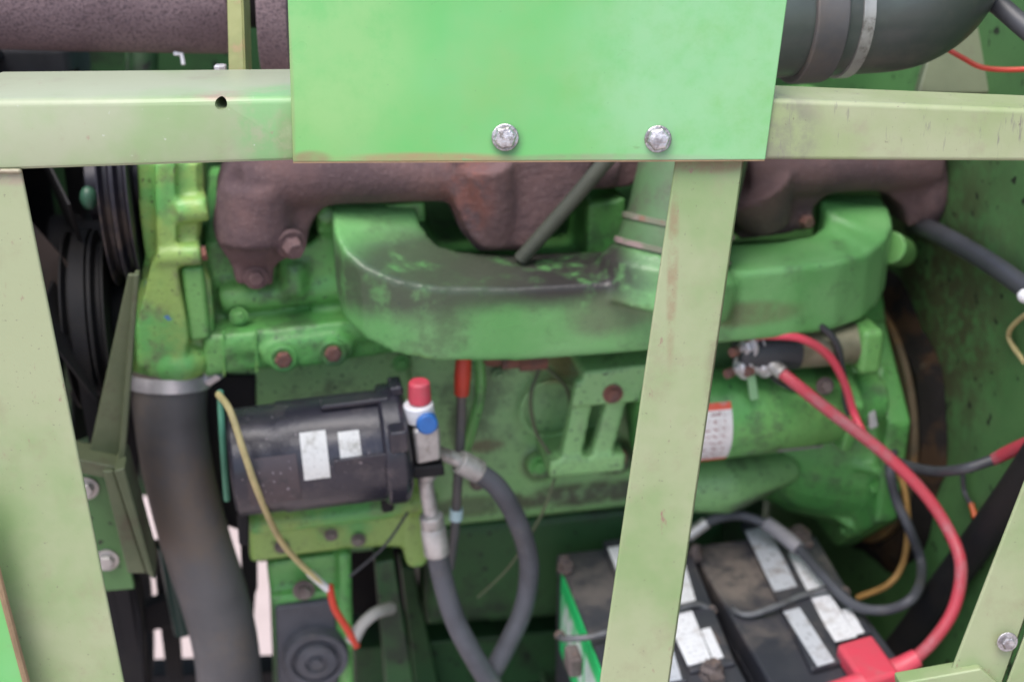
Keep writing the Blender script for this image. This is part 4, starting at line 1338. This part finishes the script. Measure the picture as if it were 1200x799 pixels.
o = obj('muffler_strap', bm, surf('mustard green strap paint', (0.24, 0.25, 0.09), alt=(0.17, 0.19, 0.06), alt_s=20, dirt=(0.3, 0.2, 0.1), dirt_s=40, dirt_r=(0.55, 0.7), rough=0.5), bevel=0.001)
tag(o, 'narrow olive strap standing on the crossbar at the muffler end', 'strap')
# clutter seen in the gap under the muffler
bm = B()
box(bm, (P(-40, 70, 1.45).x, P(0, 70, 1.45).y, P(0, 110, 1.45).z), (P(82, 70, 1.45).x, P(0, 70, 1.45).y + 0.08, P(0, 50, 1.45).z))
o = obj('grey_canister', bm, M['hose'], bevel=0.012, seg=3)
tag(o, 'dusty grey canister under the left end of the muffler', 'canister')
bm = B()
cyl(bm, P(152, 95, 1.5), P(152, 50, 1.5), 0.006)
cyl(bm, P(168, 95, 1.5), P(168, 58, 1.5), 0.017)
o = obj('filler_neck', bm, M['darkgreen'], bevel=0.002)
tag(o, 'green filler neck in the gap below the muffler', 'pipe')
bm = B()
tube(bm, [P(204, 63, 1.3), P(213, 64, 1.3), P(215, 76, 1.3)], 0.0022, 8, smooth=False)
o = obj('wire_hook', bm, M['white'])
tag(o, 'tiny white wire hook under the muffler', 'hook')
bm = B()
hexbolt(bm, P(259, 85, 1.18), (0, 0, 1), 0.006, 0.007, False)
o = obj('stud_nut', bm, M['steel'])
tag(o, 'silver nut just behind the crossbar at the foot of the olive strap', 'nut')

el = thing('intake_elbow', 'dark rubber air intake elbow with a clamp above the right crossbar', 'elbow')
ec = [P(840, 18, 1.16), P(930, 12, 1.17), P(1000, 10, 1.18), P(1060, 2, 1.18), P(1095, -30, 1.18), P(1105, -90, 1.18)]
M['elbow'] = surf('dusty dark rubber', (0.052, 0.06, 0.056), alt=(0.07, 0.088, 0.076), alt_s=8, dirt=(0.12, 0.11, 0.095), dirt_s=12, dirt_r=(0.48, 0.7), dirt_a=0.7, rough=0.32, bump=0.1)
bm = B()
tube(bm, ec, 0.060, 40, 12)
obj('hose', bm, M['elbow'], el)
d = (P(1000, 10, 1.18) - P(930, 12, 1.17)).normalized()
bm = B()
p = P(925, 13, 1.17)
ringlathe(bm, p, d, [(0, 0.058), (0, 0.0655), (0.030, 0.0655), (0.033, 0.058)], 56)
obj('sleeve', bm, M['rubber'], el, bevel=0.002)
bm = B()
p = P(978, 11, 1.178)
ringlathe(bm, p, d, [(0, 0.059), (0, 0.0625), (0.011, 0.0625), (0.011, 0.059)], 56)
obj('clamp', bm, M['dullsteel'], el)
bm = B()
poly(bm, [P(1112, -20, 1.42), P(1200, -20, 1.42), P(1160, 110, 1.40), P(1075, 110, 1.40)], FWD * 0.02)
o = obj('slanted_brace', bm, M['olive'], bevel=0.003)
tag(o, 'flat tan green brace slanting behind the intake elbow', 'brace')
tubething('red_wire', [P(1105, 55, 1.30), P(1128, 68, 1.28), P(1150, 79, 1.27), P(1180, 82, 1.26), P(1230, 80, 1.25)], 0.0026, M['red'], 'thin red wire at the top right above the crossbar', 'wire', 10)
tubething('black_hose', [P(1120, -30, 1.2), P(1165, 2, 1.18), P(1205, 36, 1.16), P(1250, 70, 1.15)], 0.0095, M['cableblack'], 'black hose crossing the top right corner', 'hose', 14)

# ------------------------------------------------------------------ frame in front of the engine
fr = thing('engine_bay_frame', 'pale faded sage frame of crossbars and slanting posts around the engine bay', 'frame')

def channel(pts_front, depth, mat, name, bevel=0.004, hole=None):
    """front face from 4 world points, extruded back (level) by depth"""
    bm = B()
    poly(bm, pts_front, Vector((0, depth, 0)))
    if hole is None:
        return obj(name, bm, mat, fr, bevel=bevel, seg=3)
    hb = B()
    cyl(hb, hole + Vector((0, -0.02, 0)), hole + Vector((0, 0.05, 0)), 0.0048, n=20)
    hm = bpy.data.meshes.new('cut')
    hb.to_mesh(hm)
    hb.free()
    ho = bpy.data.objects.new('cut', hm)
    COL.objects.link(ho)
    def bv(o):
        b = o.modifiers.new('b', 'BEVEL')
        b.width = bevel
        b.segments = 3
        b.limit_method = 'ANGLE'
        k = o.modifiers.new('k', 'BOOLEAN')
        k.object = ho
        k.operation = 'DIFFERENCE'
        k.solver = 'EXACT'
    me = baked(bm, [bv])
    bpy.data.objects.remove(ho)
    me.name = name
    finish(me, 30)
    return link(name, me, mat, fr)

channel([F(-60, 203), F(365, 189), F(365, 113), F(-60, 117)], 0.106, M['sage_mint'], 'crossbar', 0.006, hole=F(259, 122))
channel([F(880, 188), F(1280, 190.5), F(1280, 131), F(880, 115)], 0.052, M['sage_scratched'], 'crossbar', 0.004)
# posts: L-section, face plus a return behind one edge
def post(px, back, retl, retr, mat, off=0.0, th=0.004):
    bm = B()
    q = [F(x, y, off) for x, y in px]
    poly(bm, q, FN * th)
    if retl:
        poly(bm, [q[0], q[0] + (q[1] - q[0]).normalized() * th, q[2] + 0 * q[2] if False else q[3] + (q[2] - q[3]).normalized() * th, q[3]], FN * back)
    if retr:
        poly(bm, [q[1] + (q[0] - q[1]).normalized() * th, q[1], q[2], q[2] + (q[3] - q[2]).normalized() * th], FN * back)
    return obj('post', bm, mat, fr, bevel=0.002, seg=2)
def px4(tl, tr, br_, bl):
    return [bl, br_, tr, tl]
post(px4((793, 178), (874, 178), (779, 840), (697, 840)), 0.03, False, True, M['sage'], 0.006)
post(px4((-95, 196), (24, 196), (153, 840), (20, 840)), 0.03, True, False, M['sage'], 0.004)
bm = B()
q = [F(x, y, 0.012) for x, y in ((-160, 190), (-70, 190), (55, 840), (-40, 840))]
poly(bm, list(reversed(q)), FN * 0.004)
obj('post_flange', bm, M['sage'], fr, bevel=0.002)
post(px4((1292, 330), (1340, 330), (1162, 840), (1094, 840)), 0.03, False, True, M['sage'], 0.004)
bm = B()
q = [F(x, y, -0.002) for x, y in ((1330, 400), (1420, 400), (1250, 840), (1165, 840))]
poly(bm, list(reversed(q)), FN * 0.004)
obj('post_flange', bm, M['sage'], fr, bevel=0.002)
bm = B()
poly(bm, [F(x, y, -0.004) for x, y in ((1060, 840), (1215, 840), (1150, 783), (1055, 800))], FN * 0.02)
obj('sill', bm, M['sage'], fr, bevel=0.002)
bm = B()
hexbolt(bm, F(1180, 751, -0.002), -FN, 0.006, 0.006)
obj('bolt', bm, M['boltzinc'], fr, bevel=0.0008)

for (xa, xb, y) in ((-20, 22, 200.5), (1295, 1330, 330)):
    bm = B()
    n_ = 14
    for k in range(n_):
        ball(bm, F(xa + (xb - xa) * k / (n_ - 1), y + random.uniform(-0.6, 0.6), 0.002), 0.0028, (1, 1, 0.8), 8)
    cast('weld_bead', bm, M['sage'], fr, None, 0.0012, 2)

# bottom left shield in front of the post
bm = B()
q = [F(x, y, -0.02) for x, y in ((-80, 840), (42, 840), (2, 690), (-30, 560))]
poly(bm, q, FN * 0.003)
sh = thing('side_shield', 'mint green sheet edge in the bottom left corner', 'shield')
obj('sheet', bm, M['panel'], sh)
bm = B()
tube(bm, [F(-30, 560, -0.02), F(2, 690, -0.02), F(42, 840, -0.02)], 0.0032, 8)
obj('rusty_edge', bm, M['rawedge'], sh)

# cover panel with its two bolts
cp = thing('cover_panel', 'bright green sheet metal panel bolted over the crossbar with two silver bolts', 'panel')
pq = [F(343, 190, -0.004), F(897, 187.5, -0.004), F(931, -60, -0.004), F(335, -60, -0.004)]
bm = B()
poly(bm, pq, FN * 0.003)
obj('sheet', bm, M['panel'], cp, bevel=0.001)
bm = B()
poly(bm, [F(343.5, 191.5, -0.0035), F(896, 189, -0.0035), F(896, 187, -0.0035), F(343.5, 189.5, -0.0035)], FN * 0.0022)
obj('lower_edge', bm, M['rawedge'], cp)
for x, y in ((592, 161), (771, 163)):
    p = F(x, y, -0.0041)
    bm = B()
    lathe(bm, p, -FN, [(0, 0.0106), (0.0012, 0.0105), (0.0018, 0.0098)], 32)
    bt = obj('bolt', bm, M['boltzinc'], cp)
    bm = B()
    lathe(bm, p - FN * 0.0021, -FN, [(0, 0.0092), (0.0038, 0.0092), (0.0052, 0.0078), (0.0058, 0.005), (0.0060, 0.001)], 6, rot=random.random())
    obj('head', bm, M['boltzinc'], bt, bevel=0.0006)
